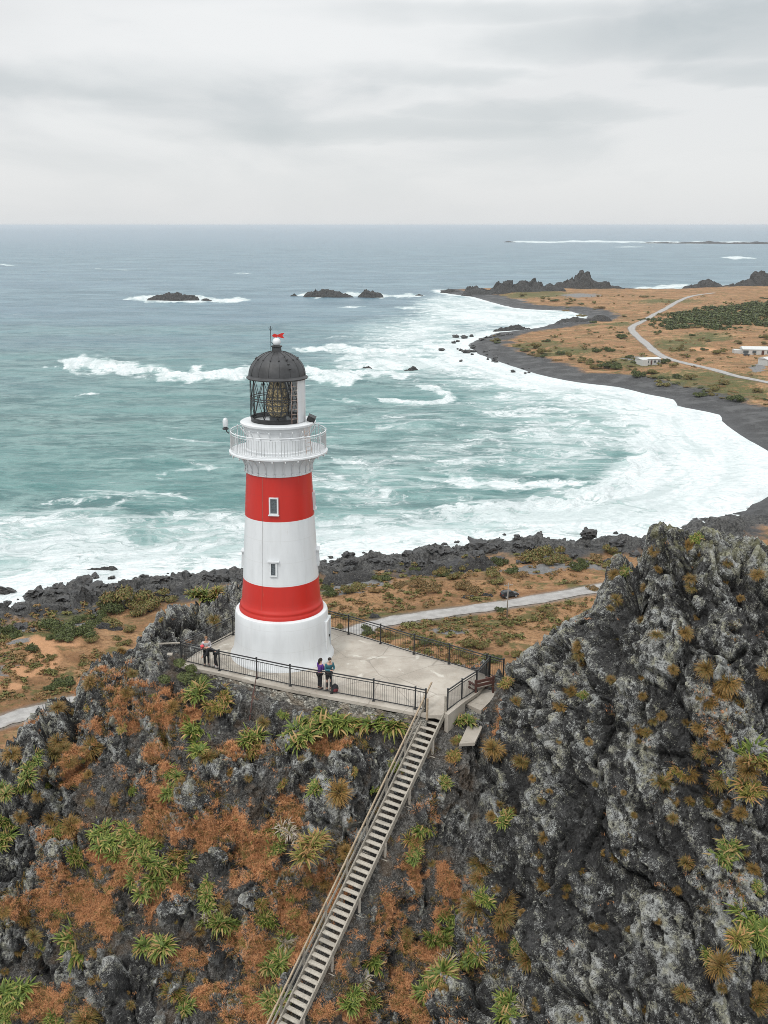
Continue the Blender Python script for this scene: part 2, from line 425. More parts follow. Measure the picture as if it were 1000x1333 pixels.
for q in [(-4, 53, 74.3), (2, 53, 74.3), (-8, 56, 74.3), (5, 50.5, 74.3), (-3, 60, 74.3), (3, 56, 74.0),
          # behind: falls away to the flats
          (-4, 64, 74.0), (0, 68, 66), (6, 62, 66), (10, 60, 68), (-12, 66, 68), (-20, 60, 62), (-24, 54, 60), (-28, 48, 60), (-34, 42, 56),
          (0, 80, 53), (0, 100, 36), (0, 130, 12), (0, 160, -6), (-30, 75, 40), (-30, 100, 20), (-35, 130, 0), (-60, 60, 22), (-60, 90, 8), (-75, 120, -8), (-60, 30, 26), (-90, 60, -4), (-90, 20, 0),
          (14, 56, 73), (18, 54, 76), (22, 52, 78), (30, 50, 79), (40, 50, 74), (22, 60, 64), (34, 62, 60), (30, 80, 42), (30, 110, 20), (30, 140, -4), (50, 70, 40), (60, 50, 52), (70, 90, 10), (90, 50, 24), (100, 90, -8), (80, 30, 32), (60, 30, 58), (40, 40, 74), (30, 38, 74),
          (-30, 30, 52), (-15, 30, 57), (0, 30, 58), (10, 28, 60), (20, 26, 62), (35, 25, 62), (-30, 15, 40), (0, 15, 45), (30, 10, 46), (0, -5, 30), (-40, 0, 26), (40, -5, 30), (70, 0, 18), (-80, -20, 0), (0, -30, 12), (80, -30, 2), (0, -60, -4), (-60, -60, -8), (60, -60, -8), (100, 0, 2)]:
    ctrl.append(q)
C = np.array(ctrl, float)
def tps_fit(C, lam=.02):
    n = len(C); d = np.hypot(C[:, None, 0] - C[None, :, 0], C[:, None, 1] - C[None, :, 1])
    K = np.where(d > 0, d * d * np.log(d + 1e-12), 0) + lam * np.eye(n) * 10
    Pm = np.c_[np.ones(n), C[:, :2]]
    A = np.block([[K, Pm], [Pm.T, np.zeros((3, 3))]])
    return np.linalg.solve(A, np.r_[C[:, 2], 0, 0, 0])
W = tps_fit(C)
def tps(x, y):
    out = np.full(x.shape, W[-3]) + W[-2] * x + W[-1] * y
    for i in range(len(C)):
        d2 = (x - C[i, 0]) ** 2 + (y - C[i, 1]) ** 2 + 1e-12
        out += W[i] * .5 * d2 * np.log(d2)
    return out
def axis(a, b, step, lo, hi, g=1.13):
    mid = list(np.arange(a, b + 1e-6, step)); s = step; x = mid[-1]; up = []
    while x < hi: s *= g; x += s; up.append(x)
    s = step; x = mid[0]; dn = []
    while x > lo: s *= g; x -= s; dn.append(x)
    return np.array(dn[::-1] + mid + up)
ax = axis(-23.5, 26.0, .078, -95, 105); ay = axis(31.5, 57.5, .072, -62, 165)
NX, NY = len(ax), len(ay)
X, Y = np.meshgrid(ax, ay)
# coarse evaluation then bilinear would lose nothing, but the direct sum is fine
Z = tps(X, Y)
s_d, s_t = line_d(X, Y, [(S_TOP.x, S_TOP.y), (S_END.x, S_END.y)])
stair_z = S_TOP.z + (S_END.z - S_TOP.z) * np.clip(s_t, 0, 1)
# gully along the stair
gm = 1 - sstep(.75, 2.3, s_d)
inb = (Y < S_TOP.y + .1)
Z = np.where(inb, Z * (1 - gm) + (stair_z - .75) * gm, Z)
pd = poly_sd(X, Y, plat)
px, py = to_px(X, Y, Z)
crag = sstep(0, 60, px - np.interp(py, [850, 900, 980, 1060, 1150, 1240, 1333], [625, 640, 600, 598, 575, 545, 520]))
crag = np.where(Y > 53, sstep(6, 9, X), crag)
spur = sstep(0, 50, np.interp(py, [780, 850, 900, 960, 1000, 1060, 1120, 1200, 1333], [320, 250, 215, 190, 130, 110, 90, 60, 10]) - px)
spur = np.maximum(spur, sstep(56, 58, Y) * (1 - sstep(-5, -2, X)))
# rocky ribs standing out of the left slope (pixel centre, radii)
ribs = np.zeros(X.shape)
for (cx, cy, rx, ry, an) in [(435, 1040, 30, 62, .5), (400, 1120, 26, 40, .6), (300, 1010, 60, 26, -.2), (190, 1010, 40, 30, -.5), (310, 1230, 36, 50, .3), (170, 1290, 60, 40, -.3), (60, 1230, 14, 22, 0),
                             (260, 1060, 30, 30, .3), (330, 1170, 22, 34, .5), (240, 1190, 30, 18, -.4), (75, 1130, 22, 42, .3), (380, 1290, 14, 40, .5), (370, 990, 30, 22, 0), (290, 1130, 16, 22, .4)]:
    u, v = px - cx, py - cy; c_, s_ = math.cos(an), math.sin(an)
    q = ((u * c_ + v * s_) / rx) ** 2 + ((-u * s_ + v * c_) / ry) ** 2
    ribs = np.maximum(ribs, np.exp(-q * 1.2))
Z = Z + .75 * ribs * (1 - sstep(-1.2, -.2, pd)) * sstep(.9, 2.0, s_d)
outc = sstep(.12, .34, fbm(X * .55 + 9, Y * .40, Z * .3, 4, 141, .55)) * .85
rock = np.clip(np.maximum(np.maximum(crag, spur), np.maximum(ribs * 1.15, outc)), 0, 1)
# base normals
def normals(X, Y, Z):
    zx = np.gradient(Z, axis=1) / np.gradient(X, axis=1); zy = np.gradient(Z, axis=0) / np.gradient(Y, axis=0)
    n = np.stack([-zx, -zy, np.ones_like(zx)], -1); return n / np.linalg.norm(n, axis=-1, keepdims=True)
N = normals(X, Y, Z)
# strata coordinates: a across the ribs, l along them (they plunge towards us and to the right)
a = X * .93 + (Y - 45) * .25 - (Z - 74) * .12; l = (-(Y - 45) * .66 + (74 - Z) * .66 - X * .25)
c3 = X * .18 + (Z - 74) * .62 - (Y - 45) * .60
wa = fbm(X * .35, Y * .35, Z * .35, 3, 5) * .9
big = ridged(a * .21 + wa * .25, l * .075, c3 * .08, 3, 1)
med = ridged(a * .55 + wa * .5, l * .20, c3 * .3, 3, 2)
b1, e1 = blocks(a * .62 + wa * .5, l * .30, c3 * .45, 11, 1.6)
b2, e2 = blocks(a * 1.7 + wa, l * .9, c3 * 1.3, 23, 1.5)
b3, e3 = blocks(a * 4.2, l * 2.6, c3 * 3.4, 31, 1.4)
fine = fbm(X * 2.2, Y * 2.2, Z * 2.2, 4, 9, .6)
disp_r = .55 * (big - .75) + .34 * (med - .7) + 1.0 * b1 + .33 * b2 + .17 * b3 + .09 * fine - .26 * (1 - sstep(0, .10, e1)) - .14 * (1 - sstep(0, .12, e2)) - .06 * (1 - sstep(0, .15, e3))
soil_b, soil_e = blocks(a * 1.1 + wa, l * .8, c3, 51, 1.2)
rough = sstep(-.05, .35, fbm(X * .45, Y * .45, Z * .4, 3, 41))
disp_s = .22 * fbm(X * .5, Y * .5, Z * .5, 4, 15) + .10 * fine + rough * (.42 * soil_b + .22 * b3 + .20 * b2) + .08 * b3
D = rock * disp_r + (1 - rock) * disp_s
quiet = (1 - sstep(-1.6, -.3, pd)) * sstep(.55, 1.6, s_d + (~inb) * 9)
farq = np.clip(1.0 + .6 * sstep(5, 40, np.hypot(X - np.clip(X, -20, 22), Y - np.clip(Y, 31, 58))), 1, 2)
D = D * quiet * farq
V3 = np.stack([X, Y, Z], -1) + N * D[..., None]
# pull the two skylines to their real outline: local lifts of the ground, fading down the face
def skyline(tgt, sel, reach):
    global V3
    for it in range(3):
        qx, qy = to_px(V3[..., 0], V3[..., 1], V3[..., 2])
        bins = np.arange(tgt[0][0], tgt[-1][0] + 1, 5.0); dif = []; yr = []
        for b_ in bins:
            mk = sel & (np.abs(qx - b_) < 3.2)
            if not mk.any(): dif.append(np.nan); yr.append(np.nan); continue
            vals = np.where(mk, qy, 1e9); j = np.argmin(vals); dif.append(vals.flat[j] - np.interp(b_, [q[0] for q in tgt], [q[1] for q in tgt])); yr.append(V3[..., 1].flat[j])
        dif = np.array(dif); yr = np.array(yr); ok_ = ~np.isnan(dif); dif = np.interp(bins, bins[ok_], dif[ok_]); yr = np.interp(bins, bins[ok_], yr[ok_])
        yr = np.convolve(np.pad(yr, 3, mode='edge'), np.ones(7) / 7, 'valid')
        D_ = np.interp(qx, bins, dif); Yr = np.interp(qx, bins, yr)
        depth_ = V3[..., 1] * CT - (V3[..., 2] - CAM.z) * ST
        dzz = D_ / FPX * depth_ / .93
        wgt = np.exp(-(np.clip(Yr - V3[..., 1], 0, None) / reach) ** 2) * np.exp(-(np.clip(V3[..., 1] - Yr, 0, None) / (reach * 2.2)) ** 2)
        wgt = wgt * sstep(tgt[0][0] - 12, tgt[0][0] + 4, qx) * (1 - sstep(tgt[-1][0] + 40, tgt[-1][0] + 200, qx)) * (pd < -.25)
        V3[..., 2] += np.where(sel | (qx > tgt[-1][0]), dzz * wgt, 0)
skyline([(640, 880), (652, 868), (680, 848), (696, 836), (716, 820), (740, 804), (760, 796), (772, 784), (776, 768), (784, 752), (790, 736), (796, 722), (808, 719), (824, 726), (835, 724), (838, 704), (842, 688), (852, 680), (862, 678), (880, 685), (900, 692), (908, 690), (916, 684), (932, 688), (960, 697), (984, 697), (1000, 706), (1040, 716)],
        (X > 6.5) & (Y > 40) & (Y < 58), 3.0)
skyline([(-20, 990), (0, 974), (16, 956), (40, 928), (60, 910), (92, 904), (104, 880), (120, 860), (140, 848), (172, 844), (176, 832), (188, 818), (208, 792), (220, 786), (248, 786), (268, 776), (288, 764), (306, 756)],
        (X < -4) & (Y > 44) & (Y < 66), 3.0)
# big chute lines down the crag
CARVE = np.zeros(X.shape)
def carve(pts, w, dep):
    global V3
    L = []
    for (qx, qy) in pts:
        j = np.argmin((px - qx) ** 2 + (py - qy) ** 2 + np.where((Y < 52) & (Y > 31), 0, 1e9)); L.append((X.flat[j], Y.flat[j]))
    d, tq = line_d(X + wa * .25, Y, L); n = len(L) - 1
    w2 = w * (.5 + .7 * np.sin(np.clip(tq / n, 0, 1) * math.pi))
    k = np.exp(-(d / w2) ** 2) * dep
    V3 = V3 - N * k[..., None]; CARVE[:] = np.maximum(CARVE, k / dep)
carve([(790, 940), (755, 1010), (748, 1080), (722, 1130)], .55, .8)
carve([(838, 1060), (850, 1100), (880, 1150), (905, 1210)], .35, .5)
carve([(775, 1090), (785, 1160), (800, 1220), (822, 1300)], .30, .45)
carve([(870, 1070), (905, 1130), (915, 1200), (930, 1300)], .3, .45)
carve([(690, 960), (672, 1040), (660, 1130), (655, 1250)], .35, .4)
carve([(745, 1150), (735, 1200), (738, 1260)], .45, .55)
carve([(905, 830), (880, 900), (890, 980), (900, 1040)], .35, .35)
carve([(830, 720), (815, 780), (800, 860), (790, 930)], .30, .4)
# under the platform: level ground
inm = sstep(-.5, .1, pd)
V3[..., 2] = V3[..., 2] * (1 - inm) + np.minimum(V3[..., 2], PZ - .28) * inm
front = (pd < .2) & (pd > -1.3) & (Y < 53) & (s_d > 1.0) & (X < 6)
V3[..., 2] = np.where((pd > -.9) & (Y < 52.5), np.minimum(V3[..., 2], PZ - .35), V3[..., 2])
# hollow below the landing
nrm = N
faces = grid_faces(NY, NX)
vflat = V3.reshape(-1, 3)

# grass cover on the left slope: patches painted where the photograph has them, broken by noise
blob = np.zeros(X.shape)
for (cx, cy, rx, ry) in [(160, 1120, 55, 50), (110, 1160, 55, 45), (75, 1180, 40, 40), (130, 1200, 40, 30), (210, 1060, 45, 60), (270, 1080, 55, 35), (330, 1110, 40, 50), (250, 1040, 30, 30),
                         (350, 1130, 35, 30), (385, 1175, 40, 45), (340, 1250, 45, 60), (390, 1210, 30, 50), (330, 1310, 60, 35), (250, 1250, 26, 24), (60, 1310, 50, 30), (200, 930, 60, 30), (130, 945, 30, 20), (170, 905, 26, 18),
                         (300, 990, 30, 22), (340, 985, 40, 14), (200, 1000, 22, 50), (420, 1150, 40, 60), (540, 1130, 22, 40), (560, 1070, 14, 30), (510, 1190, 26, 40), (520, 1270, 40, 60), (560, 1250, 30, 60), (470, 1310, 50, 40), (550, 1320, 60, 40), (585, 1170, 20, 30), (430, 975, 50, 14), (370, 1080, 30, 50), (500, 1230, 30, 40), (615, 1200, 24, 60),
                         (640, 1230, 24, 40), (935, 930, 30, 60), (950, 1150, 40, 40), (920, 1010, 20, 50), (20, 1180, 24, 30), (90, 1000, 26, 30), (150, 880, 30, 14), (655, 940, 14, 22), (100, 1090, 40, 24), (205, 1160, 60, 30), (280, 1300, 40, 16), (560, 955, 14, 20)]:
    blob = np.maximum(blob, np.exp(-(((px - cx) / rx) ** 2 + ((py - cy) / ry) ** 2) * .9))
gn = fbm(X * .9, Y * .9, Z * .9, 5, 77, .62)
grass = sstep(.38, 1.0, blob + gn * .80) * (1 - .75 * crag) * (1 - .35 * ribs) * sstep(.15, .5, s_d)
grass *= (pd < -.5) * (1 - .55 * outc)
green = sstep(.1, .4, fbm(X * .5, Y * .5, Z * .5, 3, 99))

LICH = .47 + .30 * fbm(a * .45 + wa * .3, l * .22, c3 * .3, 5, 88, .65) + .14 * b1 + .34 * b2 + .50 * b3 + .10 * sstep(1050, 1250, py) * crag * sstep(690, 760, px) - .30 * np.clip(CARVE * 1.3, 0, 1)
for (cx, cy, rx, ry, am) in [(660, 960, 40, 60, -.25), (735, 1030, 34, 110, -.30), (770, 860, 60, 60, .12), (700, 960, 50, 90, .25), (870, 1240, 90, 80, .35), (690, 1090, 40, 60, .2), (855, 1110, 40, 70, -.35), (820, 1060, 40, 30, .2), (730, 1190, 30, 50, .15), (790, 1010, 26, 60, .1), (860, 700, 40, 20, .25), (920, 720, 60, 20, .3), (700, 1200, 30, 40, -.2), (745, 1150, 20, 60, -.35), (900, 800, 50, 60, -.12), (225, 820, 40, 24, .5), (435, 1030, 34, 60, .4), (200, 1290, 60, 30, -.1)]:
    LICH += am * .38 * np.exp(-(((px - cx) / rx) ** 2 + ((py - cy) / ry) ** 2))
LICH = np.clip(LICH, 0, 1)
m, t, b = newmat('hill_rock_and_soil'); M['hill'] = m
p = t.pos()
rk = t.at('rock'); gr = t.at('grass'); cg = t.at('crag')
wn = t.noise(p, 1.3, 3, .5, out='Color')
vm = t.node('ShaderNodeVectorMath', operation='MULTIPLY_ADD'); t.put(vm.inputs[0], wn); vm.inputs[1].default_value = (.35, .35, .35); t.put(vm.inputs[2], p)
pw = vm.outputs[0]
n_big = t.noise(p, .22, 4, .6); n_mid = t.noise(pw, 1.4, 5, .65); n_fin = t.noise(pw, 7, 5, .7); n_spk = t.noise(pw, 15, 3, .6)
li = t.at('lich')
base = t.mix(t.ss(n_mid, .32, .68), (.030, .030, .030), (.085, .084, .082))
base = t.mix(t.math('MULTIPLY', t.ss(t.math('ADD', li, t.math('MULTIPLY', t.math('SUBTRACT', n_fin, .5), 1.6)), .42, .80), .62), base, (.15, .149, .145))
base = t.mix(t.math('MULTIPLY', t.ss(n_fin, .50, .40), .6), base, (.016, .016, .016))
k1 = t.math('ADD', t.noise(pw, 8.5, 5, .78), t.math('MULTIPLY', t.math('SUBTRACT', li, .5), .20))
k2 = t.math('ADD', t.noise(p, 19, 4, .75), t.math('MULTIPLY', t.math('SUBTRACT', li, .5), .20))
k3 = t.math('ADD', t.noise(pw, 3.6, 6, .8), t.math('MULTIPLY', t.math('SUBTRACT', li, .5), .14))
fl = t.math('MAXIMUM', t.math('MULTIPLY', t.ss(k1, .560, .595), .9), t.math('MULTIPLY', t.ss(k2, .570, .61), .85))
fl = t.math('MAXIMUM', fl, t.math('MULTIPLY', t.ss(k3, .635, .665), .8))
lcol = t.mix(t.ss(t.noise(p, 2.1, 2, .5), .4, .65), (.47, .48, .46), (.40, .39, .29))
lam = t.math('MULTIPLY', fl, t.math('ADD', t.math('MULTIPLY', rk, .85), .12))
base = t.mix(lam, base, lcol)
# yellow-green moss on the skyline of the crag
moss = t.math('MULTIPLY', t.ss(t.node('ShaderNodeSeparateXYZ').outputs[2], 0, 1), 0)
sx = t.node('ShaderNodeSeparateXYZ'); t.put(sx.inputs[0], p)
moss = t.math('MULTIPLY', t.math('MULTIPLY', t.ss(sx.outputs[2], 81.5, 84.0), cg), t.ss(t.noise(p, 1.6, 5, .65), .45, .6))
base = t.mix(t.math('MULTIPLY', moss, .6), base, (.27, .26, .13))
soil = t.mix(t.ss(t.noise(p, 2.2, 5, .7), .38, .66), (.036, .034, .031), (.092, .086, .076))
soil = t.mix(t.ss(t.noise(pw, 6.5, 5, .8), .50, .60), soil, (.145, .138, .128))
soil = t.mix(t.math('MULTIPLY', t.ss(t.noise(p, 17, 4, .8), .56, .61), .8), soil, (.30, .29, .27))
soil = t.mix(t.math('MULTIPLY', t.ss(t.noise(p, 11, 4, .8), .46, .40), .7), soil, (.020, .019, .018))
soil = t.mix(t.math('MULTIPLY', t.ss(t.noise(p, .9, 4, .6), .48, .62), .4), soil, (.12, .075, .04))
c = t.mix(t.ss(t.math('ADD', rk, t.math('MULTIPLY', t.math('SUBTRACT', n_mid, .5), 1.2)), .28, .5), soil, base)
c = t.mix(t.math('MULTIPLY', t.math('MULTIPLY', fl, .30), t.ss(t.noise(p, .6, 4, .6), .47, .6)), c, (.42, .41, .38))
gcol = t.mix(t.ss(t.noise(p, 5, 5, .7), .35, .65), (.36, .16, .070), (.58, .30, .145))
gcol = t.mix(t.ss(t.noise(p, 1.4, 5, .7), .50, .66), gcol, (.14, .07, .035))
gmk = t.math('MULTIPLY', t.ss(t.math('ADD', t.math('ADD', gr, t.math('MULTIPLY', t.math('SUBTRACT', t.noise(p, 3.2, 6, .8), .5), 2.0)), t.math('MULTIPLY', t.math('SUBTRACT', t.noise(p, 1.1, 3, .6), .5), 1.2)), .47, .68), .9)
c = t.mix(gmk, c, gcol)
t.put(b.inputs['Base Color'], c); b.inputs['Roughness'].default_value = .95; b.inputs['Specular IOR Level'].default_value = .25
hh = t.math('ADD', t.math('MULTIPLY', t.noise(pw, 2.3, 8, .72), 1.0), t.math('MULTIPLY', t.voro(pw, 3.1), -.25))
hh = t.math('ADD', hh, t.math('MULTIPLY', t.voro(pw, 6.5), -.16))
t.put(b.inputs['Normal'], t.bump(t.math('ADD', hh, t.math('MULTIPLY', n_spk, .22)), 1.0, .42))

me = np_mesh('hill', vflat, faces, M['hill'], False)
attr(me, 'rock', rock); attr(me, 'grass', grass); attr(me, 'crag', crag); attr(me, 'lich', LICH)
hill = bpy.data.objects.new('hill', me); link(hill); tag(hill, kind='structure')
fsel = faces
hill_bvh = BVHTree.FromPolygons([tuple(q) for q in vflat.tolist()], [tuple(f) for f in faces.tolist()])
def hit_hill(px_, py_):
    d = ray(px_, py_).normalized(); r = hill_bvh.ray_cast(CAM, d); return r[0], r[1]
def drop_hill(x, y):
    r = hill_bvh.ray_cast(Vector((x, y, 130)), Vector((0, 0, -1))); return r[0], r[1]

# short dry grass standing on the orange patches: blades nobody could count
def blades(pts, nrms, n_each, h, w, spread, droop, rs):
    """pts (k,3): roots; returns verts, faces (strips of 2 quads), h, rv"""
    k = len(pts) * n_each
    root = np.repeat(pts, n_each, 0) + rs.normal(0, spread, (k, 3)) * np.array([1, 1, .15])
    nn = np.repeat(nrms, n_each, 0)
    az = rs.uniform(0, 2 * np.pi, k)
    out = np.stack([np.cos(az), np.sin(az), np.zeros(k)], -1)
    L = h * rs.uniform(.5, 1.3, k)[:, None]; dr = (droop * rs.uniform(.4, 1.4, k))[:, None]
    up = nn * .5 + np.array([0, 0, .6])
    side = np.cross(out, np.array([0, 0, 1.0])) * (w * rs.uniform(.6, 1.3, k))[:, None]
    vs = []; hs = []
    for i, tt in enumerate((0, .5, 1.0)):
        c = root + up * L * tt * (1 - .25 * dr * tt) + out * L * dr * tt * tt * .9
        c[:, 2] -= (L * dr * tt ** 3 * .35)[:, 0]
        wd = side * (1 - tt * .85)
        vs += [c - wd, c + wd]; hs += [np.full(k, tt)] * 2
    v = np.stack(vs, 1).reshape(-1, 3); hh = np.stack(hs, 1).reshape(-1)
    b0 = np.arange(k)[:, None] * 6
    f = np.concatenate([b0 + np.array([0, 1, 3, 2]), b0 + np.array([2, 3, 5, 4])], 0)
    rv = np.repeat(rs.uniform(0, 1, k), 6)
    return v, f, hh, rv
def stuff_blades(name, v, f, h, rv, mat):
    me = np_mesh(name, v, f, mat, True); attr(me, 'h', h); attr(me, 'rv', rv)
    o = bpy.data.objects.new(name, me); return link(o)
rs = np.random.RandomState(5)
cell = np.abs(np.gradient(X, axis=1) * np.gradient(Y, axis=0))
okm = (px > -150) & (px < 1150) & (py < 1480) & (Y > 30) & (Y < 60)
w8 = (grass ** 1.5 * cell * okm).ravel(); w8 /= w8.sum()
idx = rs.choice(len(w8), 24000, p=w8)
pts = vflat[idx] + rs.uniform(-.04, .04, (len(idx), 3)) * np.array([1, 1, 0])
o = stuff_blades('dry_grass', *blades(pts, N.reshape(-1, 3)[idx], 5, .20, .011, .05, .8, rs), M['dry_grass'])
tag(o, 'short dry orange grass covering patches of the dark slope', 'grass', kind='stuff')
# ------------------------------------------------------------------ coast, land, sea
coast_px = [(-260, 880), (-150, 838), (-60, 812), (0, 797), (40, 790), (62, 774), (95, 768), (120, 776), (150, 768), (190, 764), (240, 757), (310, 750), (370, 744), (418, 738), (470, 733), (530, 728), (562, 722), (610, 714), (670, 711), (720, 712), (760, 710), (800, 709), (832, 707),
            (880, 700), (918, 681), (945, 676), (966, 669), (980, 658), (1002, 645), (1018, 625), (1014, 603), (1000, 587), (975, 573), (955, 560), (940, 548), (937, 540), (905, 533), (882, 528), (877, 520), (842, 513), (806, 504), (770, 500), (736, 495), (700, 487), (672, 478), (648, 470), (626, 461), (612, 450), (622, 443), (640, 437),
            (652, 433), (692, 429), (727, 423), (762, 418.6), (768, 412.5), (750, 407), (736, 404.5), (700, 403), (670, 400.5), (640, 393), (617, 386.5), (590, 383), (575, 380.2)]
coast = [G(a, b, 0) for a, b in coast_px]
coast = [(q.x, q.y) for q in smooth_line([Vector((q.x, q.y, 0)) for q in coast], 2)]
far_px = [(575, 377.5), (640, 376), (720, 375), (800, 376.5), (850, 377.6), (890, 376), (940, 372), (1000, 369), (1150, 362), (1500, 352)]
coast_far = [(G(a, b, 0).x, G(a, b, 0).y) for a, b in far_px]
land_poly = coast + coast_far + [(3500, 2500), (3500, -600), (-900, -600), (-900, 60)]

def fan(rows_px, cols_px, zz=0.0):
    PX, PY = np.meshgrid(cols_px, rows_px)
    u, v = (PX - CX) / FPX, (PY - CY) / FPX
    dy, dz = CT - v * ST, -(ST + v * CT)
    k = (zz - CAM.z) / dz
    return PX, PY, u * k, dy * k

# roads (centre lines on the flat, width in metres)
LZ = 5.0
road_near = smooth_line([G(a, b, LZ) for a, b in [(1250, 690), (1080, 722), (940, 742), (860, 754), (780, 767.5), (700, 782), (640, 791.5), (580, 800), (530, 807), (495, 814), (455, 826), (400, 842), (330, 858), (250, 872), (160, 900), (90, 919), (40, 931), (0, 943), (-70, 964), (-200, 1000)]], 8)
road_far = smooth_line([G(a, b, LZ) for a, b in [(1500, 590), (1250, 550), (1100, 518), (1000, 498), (960, 490), (925, 480.5), (895, 474), (868, 467), (852, 458), (842, 449), (829, 438), (822.5, 430), (824, 425), (833, 420), (850, 410.5), (868, 401.5), (880, 394.5), (894, 388.5), (908, 385), (930, 382)]], 8)
track = smooth_line([G(a, b, LZ) for a, b in [(455, 826), (490, 812), (520, 806)]], 4)
def land_height(x, y, fx=True):
    sd = poly_sd(x, y, land_poly)
    dist = np.hypot(x, y)
    bw = np.where(dist > 330, 1.0, .55)
    prof = np.interp(sd / bw, [-60, -15, 0, 12, 30, 52, 60, 110, 300], [-9, -1.6, .0, 1.5, 2.9, 3.6, 4.9, 5.4, 6.4])
    rd = np.minimum(line_d(x, y, road_near)[0], line_d(x, y, road_far)[0])
    flat = sstep(2.8, 8, rd)
    # rocky ground along the near shore
    near = (1 - sstep(340, 400, dist)) * (1 - sstep(13 + 6 * fbm(x * .05, y * .05, 0, 3, 71), 20, sd)) * sstep(-12, 2, sd)
    farpt = sstep(700, 900, dist) * (1 - sstep(14, 40, sd)) * sstep(-10, 2, sd) * (x < 520) * (1 - .8 * sstep(30, 110, np.hypot(x - 230, y - 1090)))
    b_, e_ = blocks(x * .16, y * .16, x * 0, 61, 1.6)
    b2_, e2_ = blocks(x * .5, y * .5, x * 0, 67, 1.6)
    rk = 2.2 * b_ + .9 * b2_ + 1.1 * ridged(x * .05, y * .05, 0, 4, 6) + .2
    n = fbm(x * .03, y * .03, 0, 5, 12)
    h = prof + flat * sstep(5, 50, sd) * (n * 1.3 + .35 * fbm(x * .25, y * .25, 0, 4, 13))
    h = h + near * rk * flat * 1.0 + farpt * (rk * .8 + .5) * sstep(-10, 3, sd)
    h = h + 1.1 * fbm(x * .035, y * .035, 0, 4, 8) * sstep(0, 10, sd) * (1 - sstep(40, 60, sd))
    return h, sd, rd, near
rows = np.concatenate([np.arange(352, 378, .5), np.arange(378, 560, .75), np.arange(560, 1010, 1.15), np.arange(1010, 1700, 12)])
cols = np.concatenate([np.arange(-900, -260, 26), np.arange(-260, 1240, 2.6), np.arange(1240, 2600, 34)])
PXl, PYl, LX, LY = fan(rows, cols)
keep = poly_sd(LX[::1, ::1], LY, land_poly) > -45
LH, SD, RD, NR = land_height(LX, LY)
fcs = grid_faces(len(rows), len(cols))
kf = keep.ravel()[fcs].all(1)
fcs = fcs[kf][:, ::-1]
# vegetation masks
scrub = np.zeros(LX.shape)
for (cx, cy, rx, ry) in [(885, 458, 40, 10), (900, 505, 110, 14), (830, 480, 40, 8), (950, 520, 60, 10), (740, 465, 50, 6), (700, 455, 40, 4), (640, 437, 30, 4), (700, 388, 50, 5), (870, 398, 50, 3), (640, 455, 20, 3), (790, 428, 40, 3), (560, 745, 60, 10), (90, 815, 60, 18), (150, 795, 60, 14),
                         (700, 725, 60, 10), (460, 760, 40, 10), (600, 838, 60, 10), (480, 826, 60, 8), (60, 850, 40, 14), (560, 830, 40, 8), (920, 448, 40, 7)]:
    scrub = np.maximum(scrub, np.exp(-(((PXl - cx) / rx) ** 2 + ((PYl - cy) / ry) ** 2)))
gravel = np.zeros(LX.shape)
for (cx, cy, rx, ry) in [(690, 765, 60, 7), (740, 757, 50, 8), (470, 775, 50, 10), (450, 790, 30, 8), (110, 835, 50, 6), (20, 840, 40, 8), (30, 865, 30, 5), (755, 390, 30, 3), (825, 476, 22, 3), (985, 490, 12, 6), (450, 755, 40, 6), (580, 762, 40, 5), (20, 905, 30, 8), (590, 853, 30, 6), (940, 395, 0.1, 1), (660, 395, 30, 3), (1000, 560, 60, 20)]:
    gravel = np.maximum(gravel, np.exp(-(((PXl - cx) / rx) ** 2 + ((PYl - cy) / ry) ** 2)))
dirt = np.zeros(LX.shape)
for (cx, cy, rx, ry) in [(60, 888, 26, 16), (35, 905, 30, 8), (80, 868, 30, 8), (50, 880, 12, 26), (0, 925, 40, 6), (935, 410, .1, 1), (915, 464, 20, 3)]:
    dirt = np.maximum(dirt, np.exp(-(((PXl - cx) / rx) ** 2 + ((PYl - cy) / ry) ** 2)))
me = np_mesh('coastal_flat', np.stack([LX, LY, LH], -1).reshape(-1, 3), fcs, None or M['concrete'], True)
for nme, A in (('sd', SD), ('rd', RD), ('scrub', scrub), ('gravel', gravel), ('dirt', dirt), ('near', NR)): attr(me, nme, A)
m, t, b = newmat('coast_ground'); M['coast'] = m
p = t.pos(); sd = t.at('sd')
n0 = t.noise(p, .05, 5, .6); n1 = t.noise(p, .3, 5, .7); n2 = t.noise(p, 1.3, 4, .7); n3 = t.noise(p, .12, 6, .7)
grass_c = t.mix(t.ss(n1, .35, .65), (.30, .165, .078), (.19, .098, .045))
grass_c = t.mix(t.ss(n0, .4, .62), grass_c, t.mix(t.ss(n2, .35, .65), (.36, .21, .105), (.24, .13, .06)))
grass_c = t.mix(t.math('MULTIPLY', t.ss(n2, .5, .68), .75), grass_c, (.11, .06, .025))
sgr = t.mix(t.ss(n2, .3, .65), (.035, .045, .014), (.12, .115, .035))
scm = t.ss(t.math('ADD', t.at('scrub'), t.math('MULTIPLY', t.math('SUBTRACT', n1, .5), 1.6)), .35, .6)
g = t.mix(scm, grass_c, sgr)
g = t.mix(t.math('MULTIPLY', t.ss(n3, .53, .62), .85), g, sgr)
stk = t.noise(t.map(p, (.5, 1.4, 1), (0, 0, R(12))), .06, 7, .78)
g = t.mix(t.math('MULTIPLY', t.ss(stk, .51, .60), .8), g, (.16, .10, .045)); g = t.mix(t.math('MULTIPLY', t.ss(stk, .46, .38), .35), g, (.55, .33, .18))
grv = t.mix(t.ss(n2, .3, .7), (.13, .13, .128), (.22, .215, .21))
gvm = t.ss(t.math('ADD', t.at('gravel'), t.math('MULTIPLY', t.math('SUBTRACT', n3, .5), 1.5)), .42, .62)
g = t.mix(gvm, g, grv)
